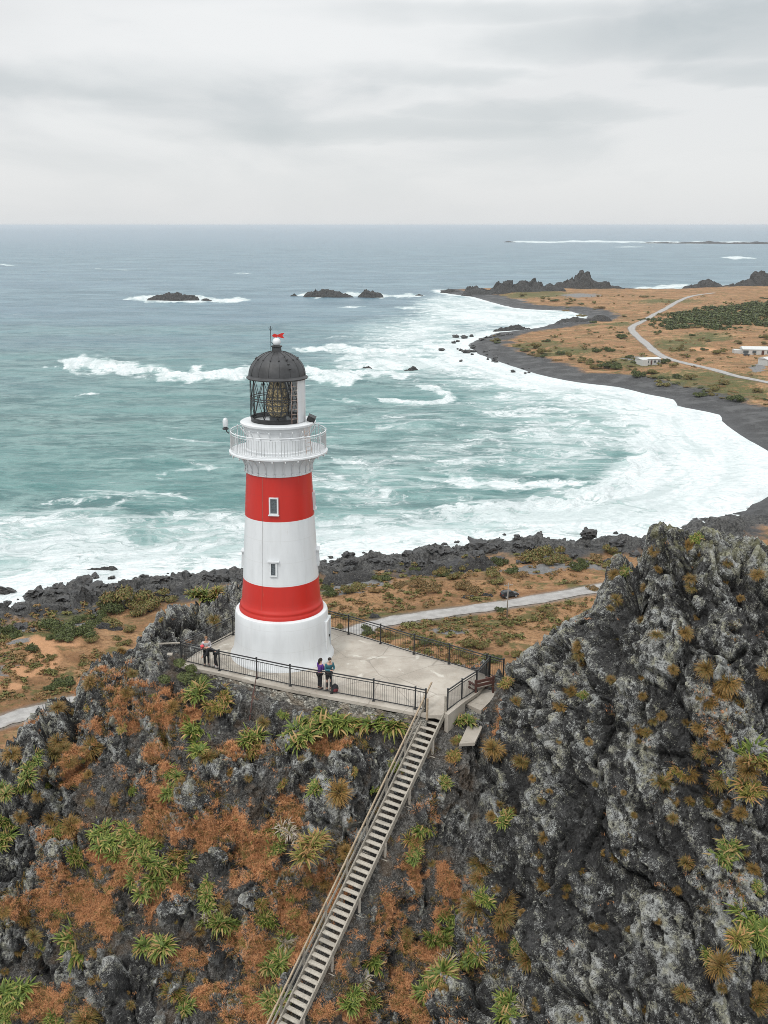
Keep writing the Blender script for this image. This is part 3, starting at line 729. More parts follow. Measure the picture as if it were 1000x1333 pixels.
g = t.mix(t.ss(t.math('ADD', t.at('dirt'), t.math('MULTIPLY', t.math('SUBTRACT', n1, .5), .8)), .3, .6), g, (.46, .25, .13))
vg = t.ss(t.at('rd'), 2.4, 4.6, 1, 0)
g = t.mix(t.math('MULTIPLY', vg, .7), g, grv)
beach = t.mix(t.ss(n2, .35, .7), (.040, .040, .041), (.080, .079, .079))
beach = t.mix(t.ss(t.noise(p, .09, 4, .6), .45, .65), beach, (.10, .10, .10))
wet = t.ss(sd, 0, 12, 1, 0)
beach = t.mix(t.math('MULTIPLY', wet, .6), beach, (.022, .022, .024))
sdn = t.math('ADD', sd, t.math('MULTIPLY', t.math('SUBTRACT', t.noise(p, .045, 5, .65), .5), 44))
geo = t.node('ShaderNodeSeparateXYZ'); t.put(geo.inputs[0], p)
lim = t.ss(geo.outputs[1], 290, 430, 20, 31)
far = t.ss(t.math('SUBTRACT', sdn, lim), -4, 5)
c = t.mix(far, beach, g)
rockc = t.mix(t.ss(n2, .35, .7), (.030, .030, .030), (.125, .122, .115))
rockm = t.math('MULTIPLY', t.ss(t.math('ADD', t.at('near'), t.math('MULTIPLY', t.math('SUBTRACT', n1, .5), 1.3)), .45, .7), 1)
c = t.mix(rockm, c, rockc)
t.put(b.inputs['Base Color'], c)
t.put(b.inputs['Roughness'], t.math('SUBTRACT', .95, t.math('MULTIPLY', wet, .45))); b.inputs['Specular IOR Level'].default_value = .3
t.put(b.inputs['Normal'], t.bump(t.math('ADD', t.noise(p, .9, 6, .75), t.math('MULTIPLY', n1, 1.2)), .9, .9))
me.materials[0] = M['coast']
land = bpy.data.objects.new('coastal_flat', me); link(land); tag(land, kind='structure')
land_bvh = BVHTree.FromPolygons([tuple(q) for q in np.stack([LX, LY, LH], -1).reshape(-1, 3).tolist()], [tuple(f) for f in fcs.tolist()])
def hit_land(px_, py_):
    r = land_bvh.ray_cast(CAM, ray(px_, py_).normalized()); return r[0]
def drop_land(x, y):
    r = land_bvh.ray_cast(Vector((x, y, 90)), Vector((0, 0, -1))); return r[0].z if r[0] else 5.0

# road sheets draped a hand above the ground
m, t, b = newmat('road_gravel'); M['road'] = m
p = t.pos(); n = t.noise(p, .5, 5, .65); n2 = t.noise(p, 4, 4, .7); tc = t.at('across')
c = t.mix(t.ss(n, .35, .65), (.34, .33, .315), (.25, .24, .23)); c = t.mix(t.math('MULTIPLY', t.ss(n2, .5, .7), .4), c, (.2, .19, .18))
c = t.mix(t.math('MULTIPLY', t.ss(t.math('ABSOLUTE', t.math('SUBTRACT', t.math('ABSOLUTE', tc), .42)), .08, .2, 0, 1), .25), c, (.22, .21, .2))
c = t.mix(t.math('MULTIPLY', t.ss(t.math('ADD', t.math('ABSOLUTE', tc), t.math('MULTIPLY', t.math('SUBTRACT', n, .5), .8)), .8, 1.0), .6), c, (.19, .16, .13))
t.put(b.inputs['Base Color'], c); b.inputs['Roughness'].default_value = .95; t.put(b.inputs['Normal'], t.bump(n2, .4, .05))
def road(name, line, w):
    vs = []; ac = []; k = len(line); nw = 9
    for i, q in enumerate(line):
        d = (line[min(i + 1, k - 1)] - line[max(i - 1, 0)]); d.z = 0; d.normalize(); sdv = Vector((d.y, -d.x, 0))
        ww = w * (1 + .10 * math.sin(i * .7) + .06 * math.sin(i * 1.9))
        zs = []
        for j in range(nw):
            s_ = (j / (nw - 1) * 2 - 1); a_ = q + sdv * s_ * ww / 2; zs.append((a_.x, a_.y, drop_land(a_.x, a_.y), s_))
        zc = sum(z[2] for z in zs) / nw
        for (x_, y_, z_, s_) in zs:
            vs.append((x_, y_, max(z_, zc) + .16 - .05 * s_ * s_)); ac.append(s_)
    v = np.array(vs); f = grid_faces(k, nw)
    me = np_mesh(name, v, f, M['road'], True); attr(me, 'across', np.array(ac))
    o = bpy.data.objects.new(name, me); link(o); return tag(o, kind='structure')
def dense(line, step):
    out = [line[0]]
    for a_, b_ in zip(line[:-1], line[1:]):
        n_ = max(1, int((b_ - a_).length / step)); out += [a_.lerp(b_, (i + 1) / n_) for i in range(n_)]
    return out
road('gravel_road', dense(road_near, 3), 5.3)
road('far_road', dense(road_far, 6), 6.4)

# ------------------------------------------------------------------ sea
rows = np.concatenate([[293.95, 294.2, 294.6, 295.2], np.arange(296, 380, .8), np.arange(380, 880, .95), np.arange(882, 1000, 6)])
cols = np.concatenate([np.arange(-1500, -60, 40), np.arange(-60, 1060, 2.4), np.arange(1062, 2500, 40)])
PXs, PYs, SX, SY = fan(rows, cols)
seasd = -poly_sd(SX, SY, land_poly)                       # metres offshore
WX = fbm(PXs * .03, PYs * .09, 0, 4, 201); WY = fbm(PXs * .035, PYs * .10, 0, 4, 202, .6); WZ = fbm(PXs * .05, PYs * .15, 0, 4, 203, .65)
F = np.zeros(SX.shape); crest = np.zeros(SX.shape)
def stroke(pts, w, inten, soft=1.0, cr=0):
    global F, crest
    yy = np.array([p_[1] for p_ in pts]); k = 1.0
    d, tq = line_d(PXs + WX * w * 2.2, (PYs + WY * w * .9) * 2.6, [(a_, b_ * 2.6) for a_, b_ in pts])
    n = len(pts) - 1
    ta = np.clip(np.minimum(tq, n - tq) * 1.6 + .25, 0, 1)
    g_ = np.exp(-(d / (w * 2.6 * ta)) ** 2 * soft)
    F = np.maximum(F, g_ * inten * (1 + .45 * WZ))
    if cr: crest = np.maximum(crest, np.exp(-(d / (w * 1.1)) ** 2) * cr * ta)
def blobf(cx, cy, rx, ry, inten, an=0):
    global F
    u, v = PXs - cx, PYs - cy; c_, s_ = math.cos(an), math.sin(an)
    q = ((u * c_ + v * s_) / rx) ** 2 + ((-u * s_ + v * c_) / ry) ** 2
    F = np.maximum(F, inten * np.exp(-q ** 1.6))
# breaker lines
stroke([(75, 478), (110, 474), (150, 478), (190, 484), (240, 489), (300, 488), (340, 483), (400, 486), (450, 488), (480, 484)], 9, 1.05, cr=1)
stroke([(375, 487), (430, 490), (480, 486), (540, 478), (600, 474), (650, 476)], 10, 1.0)
stroke([(385, 455), (430, 453), (480, 456), (520, 455), (580, 452), (620, 455)], 5, 1.0, cr=.7)
stroke([(430, 468), (500, 470), (560, 468), (620, 466)], 6, .82)
stroke([(540, 500), (570, 507), (585, 521), (560, 526), (530, 525), (492, 519)], 4, .95, cr=.8)
stroke([(155, 391), (190, 389), (260, 391), (325, 391)], 3.4, .98)
stroke([(170, 388), (230, 386), (280, 389)], 2.5, .9)
stroke([(380, 384), (440, 384), (500, 385), (550, 384)], 3, .9)
stroke([(510, 400), (545, 401)], 2.4, .8); stroke([(440, 400), (480, 399)], 1.6, .65)
stroke([(95, 515), (130, 512)], 3, .85); stroke([(215, 570), (260, 575)], 3, .6)
stroke([(125, 350), (175, 351)], 1.2, .6); stroke([(0, 345), (22, 346)], 1.5, .7); stroke([(300, 356), (330, 356)], 1.2, .6)
stroke([(660, 315), (730, 314.5), (820, 315), (880, 316), (960, 315.5), (1010, 317)], 1.5, .9)
stroke([(940, 335), (985, 337)], 1.8, .9); stroke([(800, 322), (850, 321)], .9, .7)
stroke([(830, 376), (860, 374), (892, 372)], 3, .9)
stroke([(560, 622), (600, 628), (660, 630), (720, 630), (780, 625)], 7, .78)
stroke([(560, 665), (640, 668), (700, 662), (760, 650), (810, 625), (838, 600), (845, 575)], 13, .92, cr=.9)
stroke([(560, 600), (640, 603), (700, 600)], 5, .55)
stroke([(430, 600), (480, 605)], 5, .6); stroke([(200, 620), (300, 600)], 6, .45)
stroke([(60, 655), (130, 648), (200, 640), (250, 652)], 6, .62)
stroke([(90, 690), (160, 655), (250, 640)], 6, .5); stroke([(425, 520), (470, 522)], 3, .6)
stroke([(620, 535), (700, 540)], 4, .6); stroke([(600, 570), (660, 575)], 5, .5)
# washes
blobf(560, 440, 140, 40, .62); blobf(530, 470, 120, 26, .70); blobf(600, 400, 80, 22, .70); blobf(660, 412, 120, 14, .98); blobf(590, 410, 60, 20, .75)
blobf(600, 455, 50, 22, .95); blobf(560, 430, 60, 20, .72)
blobf(700, 500, 100, 16, .85, .12); blobf(860, 580, 60, 110, .74, -.2); blobf(920, 600, 70, 90, 1.1); blobf(880, 640, 110, 60, 1.1); blobf(760, 680, 200, 34, .98); blobf(560, 700, 260, 30, .82)
blobf(150, 740, 260, 44, .84); blobf(60, 700, 200, 46, .70); blobf(280, 700, 160, 40, .68); blobf(20, 760, 120, 40, .9); blobf(470, 690, 120, 30, .66); blobf(450, 715, 100, 22, .85)
blobf(250, 745, 120, 24, .9)
blobf(740, 560, 120, 70, .58); blobf(500, 560, 200, 60, .38); blobf(480, 630, 150, 56, .48); blobf(640, 580, 200, 90, .44); blobf(860, 560, 60, 60, .9); blobf(640, 610, 160, 40, .46); blobf(690, 520, 120, 26, .55); blobf(150, 470, 200, 60, .18); blobf(200, 600, 200, 50, .28)
width = np.interp(PYs, [380, 430, 480, 520, 580, 640, 700, 760], [16, 30, 70, 90, 70, 60, 36, 30])
F = np.maximum(F, 1.25 * np.exp(-np.clip(seasd, 0, None) / width * 1.1))
far_side = sstep(1500, 1650, SY) * (SX > 150)
F = np.where(far_side > .5, np.minimum(F, .95), F)
chop = np.clip(1 - SY / 2500, 0, 1)
amp = sstep(2, 60, seasd)
swell = fbm(SX * .012 + .2 * SY * .01, SY * .028, 0, 3, 31) * 1.5 + fbm(SX * .05, SY * .09, 0, 4, 33) * .75
SZ = amp * chop * swell + crest * 1.9 * amp
SZ = np.where(SY > 2500, 0, SZ)
fcs = grid_faces(len(rows), len(cols))[:, ::-1]
# leave out what lies under solid land, well inside the coast
insd = (seasd < -25).ravel()[fcs].all(1); fcs = fcs[~insd]
me = np_mesh('sea', np.stack([SX, SY, SZ], -1).reshape(-1, 3), fcs, M['concrete'], True)
attr(me, 'foam', F); attr(me, 'off', seasd)
m, t, b = newmat('sea_water'); M['sea'] = m
p = t.pos(); foam = t.at('foam'); off = t.at('off')
sp_ = t.node('ShaderNodeSeparateXYZ'); t.put(sp_.inputs[0], p); ydist = sp_.outputs[1]
# distance from the camera squashes the swell: build it from several lengths of wave
pm = t.map(p, (1, 1.0, 0), (0, 0, R(8)))
wvec = t.map(p, (.45, 1.0, 0), (0, 0, R(10)))
w1 = t.noise(wvec, .016, 5, .6, .4); w2 = t.noise(wvec, .07, 5, .65, .5); w3 = t.noise(wvec, .30, 5, .68, .3)
w4 = t.noise(t.map(p, (.3, 1, 0), (0, 0, R(6))), .0045, 5, .6, .2)
wm = t.math('ADD', t.math('MULTIPLY', w2, .6), t.math('MULTIPLY', w3, .4))
teal = t.mix(t.ss(wm, .42, .59), (.042, .108, .110), (.165, .262, .252))
teal = t.mix(t.math('MULTIPLY', t.ss(w1, .40, .62), .5), teal, (.075, .20, .19))
deep = t.mix(t.ss(t.math('ADD', t.math('MULTIPLY', w1, .6), t.math('MULTIPLY', w2, .4)), .4, .62), (.055, .115, .15), (.135, .22, .26))
deep = t.mix(t.math('MULTIPLY', t.ss(w4, .42, .6), .45), deep, (.085, .15, .20))
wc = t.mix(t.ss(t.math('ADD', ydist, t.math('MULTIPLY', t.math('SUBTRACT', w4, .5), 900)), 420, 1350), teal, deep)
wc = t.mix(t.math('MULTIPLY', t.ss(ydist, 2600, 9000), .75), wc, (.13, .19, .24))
# milky turquoise where foam has been churned in
wc = t.mix(t.math('MULTIPLY', t.ss(t.math('ADD', foam, t.math('MULTIPLY', t.math('SUBTRACT', w2, .5), .5)), .25, .8), .55), wc, (.30, .44, .42))
# lacy foam
wp = t.noise(p, .05, 3, .5, out='Color')
va = t.node('ShaderNodeVectorMath', operation='MULTIPLY_ADD'); t.put(va.inputs[0], wp); va.inputs[1].default_value = (22, 30, 0); t.put(va.inputs[2], p)
fp = t.map(va.outputs[0], (.62, 1.0, 0), (0, 0, R(7)))
l1 = t.noise(fp, .055, 6, .68, .9); l2 = t.noise(fp, .22, 6, .72, .6)
lace = t.math('ABSOLUTE', t.math('SUBTRACT', l2, .5)); lace1 = t.math('ABSOLUTE', t.math('SUBTRACT', l1, .5))
net = t.math('SUBTRACT', 1, t.math('MULTIPLY', t.math('MINIMUM', t.math('MULTIPLY', lace, 1.0), t.math('MULTIPLY', lace1, 1.5)), 7.5), clamp=True)
body = t.math('ADD', t.math('MULTIPLY', l1, .55), t.math('MULTIPLY', l2, .45))
fv = t.math('ADD', t.math('ADD', foam, t.math('MULTIPLY', t.math('SUBTRACT', body, .5), 2.9)), t.math('MULTIPLY', net, .24))
fm = t.ss(fv, .60, .96)
# wind-torn whitecaps far out
cap = t.noise(t.map(p, (.35, 1, 0), (0, 0, R(5))), .035, 6, .7, .3)
capm = t.math('MULTIPLY', t.ss(cap, .662, .71), .75)
fm = t.math('MAXIMUM', fm, capm)
# thin streaks of foam drawn out by the wind
stv = t.noise(t.map(p, (.16, 1, 0), (0, 0, R(9))), .11, 5, .7, .3)
fm = t.math('MAXIMUM', fm, t.math('MULTIPLY', t.ss(t.math('ADD', stv, t.math('MULTIPLY', t.math('MINIMUM', foam, .6), .30)), .66, .76), .55))
fcol = t.mix(t.ss(t.noise(fp, .5, 5, .7), .35, .6), (.50, .54, .545), (.66, .69, .69))
fcol = t.mix(t.math('MULTIPLY', t.ss(t.noise(t.map(p, (1, .5, 0), (0, 0, R(-30))), .05, 5, .65), .50, .62), .40), fcol, (.43, .46, .47))
l3 = t.noise(fp, 1.1, 4, .7)
mk_ = t.ss(t.math('ADD', foam, t.math('MULTIPLY', t.math('SUBTRACT', l1, .5), 1.4)), .34, 1.05)
wc = t.mix(t.math('MULTIPLY', mk_, .72), wc, (.46, .54, .53))
fm = t.math('MULTIPLY', fm, t.math('ADD', .80, t.math('MULTIPLY', t.ss(l3, .35, .6), .2)))
cb = t.node('ShaderNodeCombineXYZ'); t.put(cb.inputs[0], t.math('MULTIPLY', off, .085)); t.put(cb.inputs[1], t.math('MULTIPLY', ydist, .010)); cb.inputs[2].default_value = 1.0
band_ = t.math('MULTIPLY', t.ss(t.noise(cb.outputs[0], 1.0, 5, .65, .3), .46, .62), t.ss(off, 6, 30))
fcol = t.mix(t.math('MULTIPLY', band_, .55), fcol, (.36, .42, .42))
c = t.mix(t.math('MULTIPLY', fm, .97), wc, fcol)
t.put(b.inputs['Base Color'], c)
t.put(b.inputs['Roughness'], t.math('ADD', .30, t.math('MULTIPLY', fm, .6)))
b.inputs['IOR'].default_value = 1.333
t.put(b.inputs['Specular IOR Level'], t.math('SUBTRACT', .30, t.math('MULTIPLY', fm, .25)))
hgt = t.math('ADD', t.math('ADD', t.math('MULTIPLY', w2, 4.0), t.math('MULTIPLY', w3, 1.6)), t.math('MULTIPLY', fm, .35))
t.put(b.inputs['Normal'], t.bump(hgt, .75, 1.0))
me.materials[0] = m
sea = bpy.data.objects.new('sea', me); link(sea); tag(sea, kind='structure')

# ------------------------------------------------------------------ world, sun, camera
w = bpy.data.worlds.new('World'); sc.world = w; w.use_nodes = True
nt = w.node_tree
class WT(NT):
    def __init__(s, tree): s.t = tree; s.n = tree.nodes; s.l = tree.links
t = WT(nt); bg = nt.nodes['Background']
tcw = t.node('ShaderNodeTexCoord').outputs['Generated']
sx = t.node('ShaderNodeSeparateXYZ'); t.put(sx.inputs[0], tcw)
zc = t.math('MAXIMUM', sx.outputs[2], 0.0)
zz = t.math('ADD', zc, .075)
cmb = t.node('ShaderNodeCombineXYZ')
t.put(cmb.inputs[0], t.math('DIVIDE', sx.outputs[0], zz)); t.put(cmb.inputs[1], t.math('DIVIDE', sx.outputs[1], zz)); cmb.inputs[2].default_value = 0
cl = cmb.outputs[0]
azn = t.math('DIVIDE', sx.outputs[0], t.math('MAXIMUM', sx.outputs[1], .05))
azv = t.node('ShaderNodeCombineXYZ'); t.put(azv.inputs[0], t.math('MULTIPLY', azn, 4.2)); t.put(azv.inputs[1], t.math('MULTIPLY', sx.outputs[2], 13)); azv.inputs[2].default_value = 3.3
c1 = t.noise(azv.outputs[0], 1.0, 6, .55, .5)
c2 = t.noise(t.map(cl, (.55, .22, 1), (0, 0, 0), (7.1, 4.2, 0)), 1.0, 4, .5, .2)
cm = t.math('ADD', t.math('MULTIPLY', c1, .8), t.math('MULTIPLY', c2, .2))
up = t.ss(sx.outputs[2], .02, .16)
wob = t.noise(t.map(cl, (.8, .5, 1)), 1.0, 5, .6, out='Color'); ws = t.node('ShaderNodeSeparateColor'); t.put(ws.inputs[0], wob)
azw = t.math('ADD', azn, t.math('MULTIPLY', t.math('SUBTRACT', ws.outputs[0], .5), .30)); zw = t.math('ADD', sx.outputs[2], t.math('MULTIPLY', t.math('SUBTRACT', ws.outputs[1], .5), .05))
def bank(a_, z_, ra, rz):
    u_ = t.math('DIVIDE', t.math('SUBTRACT', azw, a_), ra); v_ = t.math('DIVIDE', t.math('SUBTRACT', zw, z_), rz)
    q_ = t.math('ADD', t.math('MULTIPLY', u_, u_), t.math('MULTIPLY', v_, v_))
    return t.math('MULTIPLY', t.ss(q_, .0, 2.6, 1, 0), t.ss(sx.outputs[1], 0, .3))
banks = bank(.32, .155, .20, .016)
for q_ in ((.40, .128, .10, .008), (.07, .130, .06, .008), (-.24, .124, .14, .014), (.02, .085, .16, .012), (.17, .100, .10, .008), (.10, .176, .14, .008)): banks = t.math('MAXIMUM', banks, t.math('MULTIPLY', bank(*q_), .75))
glow = bank(-.10, .155, .16, .030)
dark = t.math('MULTIPLY', t.ss(cm, .44, .66), t.math('ADD', .25, t.math('MULTIPLY', up, .75)))
cloud = t.mix(dark, (.82, .83, .835), (.60, .64, .66))
cloud = t.mix(t.math('MULTIPLY', t.ss(c2, .44, .34), up), cloud, (.90, .91, .91))
cloud = t.mix(t.math('MULTIPLY', banks, .58), cloud, (.52, .57, .59)); cloud = t.mix(t.math('MULTIPLY', glow, .85), cloud, (.92, .93, .93))
low = t.ss(sx.outputs[2], 0, .05, 1, 0)
cloud = t.mix(t.math('MULTIPLY', low, .5), cloud, (.73, .745, .76))
zen = t.lin(sx.outputs[2], .17, .9, 1.0, 2.5)
cloud = t.mix(1.0, cloud, zen, 'MULTIPLY')
sky = t.node('ShaderNodeTexSky', sky_type='NISHITA'); sky.sun_disc = False
SUN_EL, SUN_AZ = R(52), R(215)          # azimuth clockwise from +Y (away from the camera)
sky.sun_elevation = SUN_EL; sky.sun_rotation = SUN_AZ
b1_ = t.mix(1.0, cloud, (10.0, 10.0, 10.0), 'MULTIPLY')
fin = t.mix(.06, b1_, sky.outputs[0])
t.put(bg.inputs['Color'], fin); bg.inputs['Strength'].default_value = .1
sl = bpy.data.lights.new('sun', 'SUN'); sl.energy = 1.5; sl.angle = R(10); sl.color = (1, .97, .93)
so = bpy.data.objects.new('sun', sl); link(so)
sd_ = Vector((math.sin(SUN_AZ) * math.cos(SUN_EL), math.cos(SUN_AZ) * math.cos(SUN_EL), math.sin(SUN_EL)))
so.rotation_euler = sd_.to_track_quat('Z', 'Y').to_euler(); so.location = (0, 0, 150)
cam = bpy.data.cameras.new('camera'); co = bpy.data.objects.new('camera', cam); link(co); sc.camera = co
co.location = CAM; co.rotation_euler = (math.pi / 2 - TH, 0, 0)
cam.sensor_fit = 'VERTICAL'; cam.sensor_height = 24; cam.lens = 24 * FPX / 1333
cam.shift_x = (500 - CX) / 1333; cam.clip_start = .5; cam.clip_end = 400000
sc.view_settings.view_transform = 'Standard'; sc.view_settings.look = 'None'; sc.view_settings.gamma = 1; sc.view_settings.exposure = 0
sc.cycles.use_denoising = True
sc.cycles.denoising_prefilter = 'NONE'
sc.cycles.denoising_input_passes = 'RGB_ALBEDO_NORMAL'
sc.cycles.filter_width = .9
sc.cycles.max_bounces = 6; sc.cycles.transparent_max_bounces = 12

# sea air: thins the colours of far things
m = bpy.data.materials.new('sea_haze'); m.use_nodes = True; nt_ = m.node_tree; nt_.nodes.clear()
ou = nt_.nodes.new('ShaderNodeOutputMaterial'); pv = nt_.nodes.new('ShaderNodeVolumePrincipled')
pv.inputs['Color'].default_value = (.70, .73, .76, 1); pv.inputs['Density'].default_value = 4.0e-5; pv.inputs['Anisotropy'].default_value = .2
nt_.links.new(pv.outputs[0], ou.inputs['Volume'])
hz = MB().box((0, 80000, 47), (420000, 360000, 118)).build('haze', m); tag(hz, kind='stuff')
hz['label'] = 'thin pale sea haze'
sc.cycles.volume_bounces = 1
# ================================================================== LIGHTHOUSE
T = TOWER
lh = empty('lighthouse', T)
tag(lh, 'tall round lighthouse with red and white bands and a black dome', 'lighthouse')
FR = -math.pi / 2 + math.atan2(-T.x, T.y) * 1.0        # direction from the tower towards the viewpoint
def pol(r, dl, z):                                      # dl: degrees to the right of the front, z above the base
    a = FR + R(dl); return Vector((r * math.cos(a), r * math.sin(a), z))
def ring_r(z):                                          # outer radius of the shaft
    return float(np.interp(z, [2.75, 4.6, 8.2, 10.6], [2.24, 2.10, 1.90, 1.77]))
z_a, z_b, z_c = 4.62, 8.2, 10.62
pr = [(2.95, -.12), (2.93, .04), (2.84, .16), (2.72, .5), (2.665, 1.0), (2.63, 1.9), (2.60, 2.55), (2.56, 2.68), (2.46, 2.74), (2.10, 2.76)]
MB().lathe(pr, 96).build('base_drum', M['white'], lh, True, auto=R(40))
MB().lathe([(2.36, 2.74), (2.36, 2.86), (2.31, 2.92), (2.29, 3.0), (2.31, 3.05), (2.29, 3.12), (2.245, 3.2)] + [(ring_r(z), z) for z in np.linspace(3.3, z_a, 5)], 96).build('red_band', M['red'], lh, True, auto=R(50))
MB().lathe([(ring_r(z), z) for z in np.linspace(z_a, z_b, 7)], 96).build('white_band', M['white'], lh, True)
MB().lathe([(ring_r(z), z) for z in np.linspace(z_b, z_c, 5)], 96).build('red_band', M['red'], lh, True)
DK = 11.78                                              # balcony deck level
MB().lathe([(1.79, z_c - .02), (1.83, z_c), (1.83, z_c + .07), (1.79, z_c + .1), (1.80, 11.2), (1.84, 11.62), (1.9, 11.66)], 96).build('corbel_drum', M['white'], lh, True, auto=R(40))
mb = MB(); mb.lathe([(1.7, DK - .14), (2.60, DK - .14), (2.65, DK - .11), (2.65, DK - .03), (2.60, DK), (1.6, DK)], 96)
mb.build('balcony_deck', M['white'], lh, True, auto=R(40))
for i in range(24):
    dl = i * 15 + 7.5; mb = MB()
    arc = [pol(1.80 + .80 * (1 - math.cos(t_)), dl, 10.75 + .86 * math.sin(t_)) for t_ in np.linspace(0, math.pi / 2, 9)]
    mb.tube(arc, .030, 6); mb.tube([pol(2.60, dl, 11.62), pol(2.60, dl, 11.5)], [.045, .02], 6)
    mb.tube([pol(1.8, dl, 11.58), pol(2.6, dl, 11.6)], .028, 6)
    mb.tube([pol(1.83, dl, 10.62), pol(1.83, dl, 10.78)], .05, 6)
    mb.build('bracket', M['white'], lh, True)
# railing
M['shaded_white'] = paint('white_bars_in_shade', (.40, .41, .41), .6, .1)  # balusters are white; this grey paints their shade into the colour
rl = MB(); RR = 2.56
rl.tube([pol(RR, d_, DK + 1.04) for d_ in range(0, 361, 5)], .030, 6, cap=False)
rl.tube([pol(RR, d_, DK + .10) for d_ in range(0, 361, 5)], .016, 6, cap=False)
rl.tube([pol(RR, d_, DK + .92) for d_ in range(0, 361, 5)], .014, 6, cap=False)
ral = rl.build('balcony_railing', M['white'], lh, True)
bl = MB()
for i in range(108):
    if i % 9: bl.tube([pol(RR, i * 360 / 108, DK + .1), pol(RR, i * 360 / 108, DK + .93)], .013, 4)
bl.build('balusters', M['shaded_white'], ral)
for i in range(12):
    MB().tube([pol(RR, i * 30, DK - .02), pol(RR, i * 30, DK + 1.07)], .024, 6).ball(pol(RR, i * 30, DK + 1.09), .035, 8, 6).build('post', M['white'], ral)
# service room
mb = MB(); mb.lathe([(1.80, DK), (1.80, DK + .10), (1.74, DK + .14), (1.72, DK + .9), (1.74, 12.92), (1.79, 12.96), (1.79, 13.12), (1.84, 13.18)], 96)
sr = mb.build('service_room', M['white'], lh, True, auto=R(40))
for i in range(20):
    mb = MB(); dl = i * 18 + 4
    mb.tube([pol(1.74, dl, 12.55), pol(1.80, dl, 12.72), pol(1.92, dl, 12.9), pol(2.0, dl, 13.02)], [.02, .03, .035, .03], 6)
    mb.build('small_bracket', M['white'], sr, True)
GZ = 13.34
mb = MB(); mb.lathe([(1.6, 13.16), (1.94, 13.16), (2.01, 13.20), (2.02, 13.30), (1.96, GZ), (1.45, GZ), (1.45, GZ - .04), (0.0, GZ - .04)], 96)
mb.build('lantern_gallery', M['white'], lh, True, auto=R(35))
MB().lathe([(1.42, GZ), (1.45, GZ + .24), (1.40, GZ + .24), (1.38, GZ)], 64).build('lantern_curb', M['black'], lh, True, auto=R(35))
# glazing: glass drum, lattice of bars
z0, z1, z2 = GZ + .22, GZ + 1.22, 15.62; RG = 1.445
fr_ = MB(); n_ = 12
for zz_ in (z0, z1 - .05, z1 + .06, z2 - .02): fr_.tube([pol(RG, d_, zz_) for d_ in range(0, 361, 6)], .026, 6, cap=False)
for i in range(n_):
    d_ = i * 360 / n_
    if 44 < d_ < 168: continue
    st_ = 360 / n_
    fr_.tube([pol(RG, d_, z0), pol(RG, d_, z2)], .020, 5)
    for s_ in (-.5, .5):
        fr_.tube([pol(RG * .985, d_, z0), pol(RG * .985, d_ + s_ * st_ * 1.0, z1)], .018, 5)
        fr_.tube([pol(RG * .985, d_ + s_ * st_, z1), pol(RG * .985, d_, z2)], .018, 5)
fr_.build('lantern_frame', M['black'], lh, True)
MB().lathe([(RG - .03, z0), (RG - .03, z2)], 42, a0=FR + R(166), a1=FR + R(405), closed=False).build('lantern_glass', M['glasspane'], lh)
mb = MB(); mb.lathe([(RG + .035, GZ + .02), (RG + .035, z2)], 24, a0=FR + R(45), a1=FR + R(167), closed=False)
mb.lathe([(RG - .02, z2), (RG - .02, GZ + .02)], 24, a0=FR + R(45), a1=FR + R(167), closed=False)
for d_ in (45, 75, 106, 136, 167): mb.tube([pol(RG + .04, d_, GZ), pol(RG + .04, d_, z2)], .022, 5)
mb.build('blank_panel', M['white'], lh, True)
# lens
lp = [(.20, .22), (.42, .26), (.58, .5), (.64, .85), (.62, 1.12), (.60, 1.3), (.50, 1.75), (.36, 2.15), (.18, 2.32), (0, 2.34)]
lz = MB().lathe([(r_, z_ + GZ) for r_, z_ in lp], 18, (0, 0, 0)).build('lens', M['lens'], lh)
mb = MB()
for i in range(8):
    mb.tube([pol(r_ + .02, i * 45 + 20, z_ + GZ) for r_, z_ in lp], .032, 5)
for k_ in (.5, .85, 1.14, 1.3, 1.75): mb.tube([pol(float(np.interp(k_, [q[1] for q in lp], [q[0] for q in lp])) + .02, d_, GZ + k_) for d_ in range(0, 361, 12)], .026, 5, cap=False)
mb.lathe([(.45, GZ), (.45, GZ + .2), (.2, GZ + .26)], 24)
# narrow dark shields either side of the optic
for s_ in (1,):
    a0 = FR + (R(58) if s_ > 0 else R(-122))
    mb.lathe([(.70, GZ + .2), (.86, GZ + .9), (.80, GZ + 1.5), (.55, GZ + 2.2)], 14, a0=a0, a1=a0 + R(18), closed=False)
mb.build('lens_frame', M['black'], lz)
# dome
dm = [(1.42, 15.60), (1.60, 15.60), (1.635, 15.66), (1.56, 15.72)] + [(1.51 * math.cos(a_), 15.74 + 1.30 * math.sin(a_)) for a_ in np.linspace(.02, 1.42, 14)] + [(.16, 17.04)]
dome = MB().lathe(dm, 96).build('dome', M['dome'], lh, True, auto=R(38))
mb = MB()
for i in range(16):
    d_ = i * 22.5 + 5
    mb.tube([pol(1.515 * math.cos(a_), d_, 15.745 + 1.305 * math.sin(a_)) for a_ in np.linspace(.05, 1.35, 10)], .010, 4)
    mb.ball(pol(1.51 * math.cos(.75), d_, 15.76 + 1.3 * math.sin(.75)), .055, 8, 5)
for a_ in (.35, .55, .75, .95): mb.tube([pol(1.54 * math.cos(a_), 24, 15.78 + 1.33 * math.sin(a_)), pol(1.54 * math.cos(a_), 30, 15.78 + 1.33 * math.sin(a_))], .03, 5)
mb.build('dome_ribs', M['dome'], dome, True)
MB().lathe([(.26, 16.98), (.24, 17.22), (.29, 17.25), (.29, 17.30), (.12, 17.34), (0, 17.34)], 24).build('dome_cap', M['dome'], lh, True, auto=R(40))
MB().ball((0, 0, 17.50), .215, 20, 12).build('vent_ball', M['white'], lh, True)
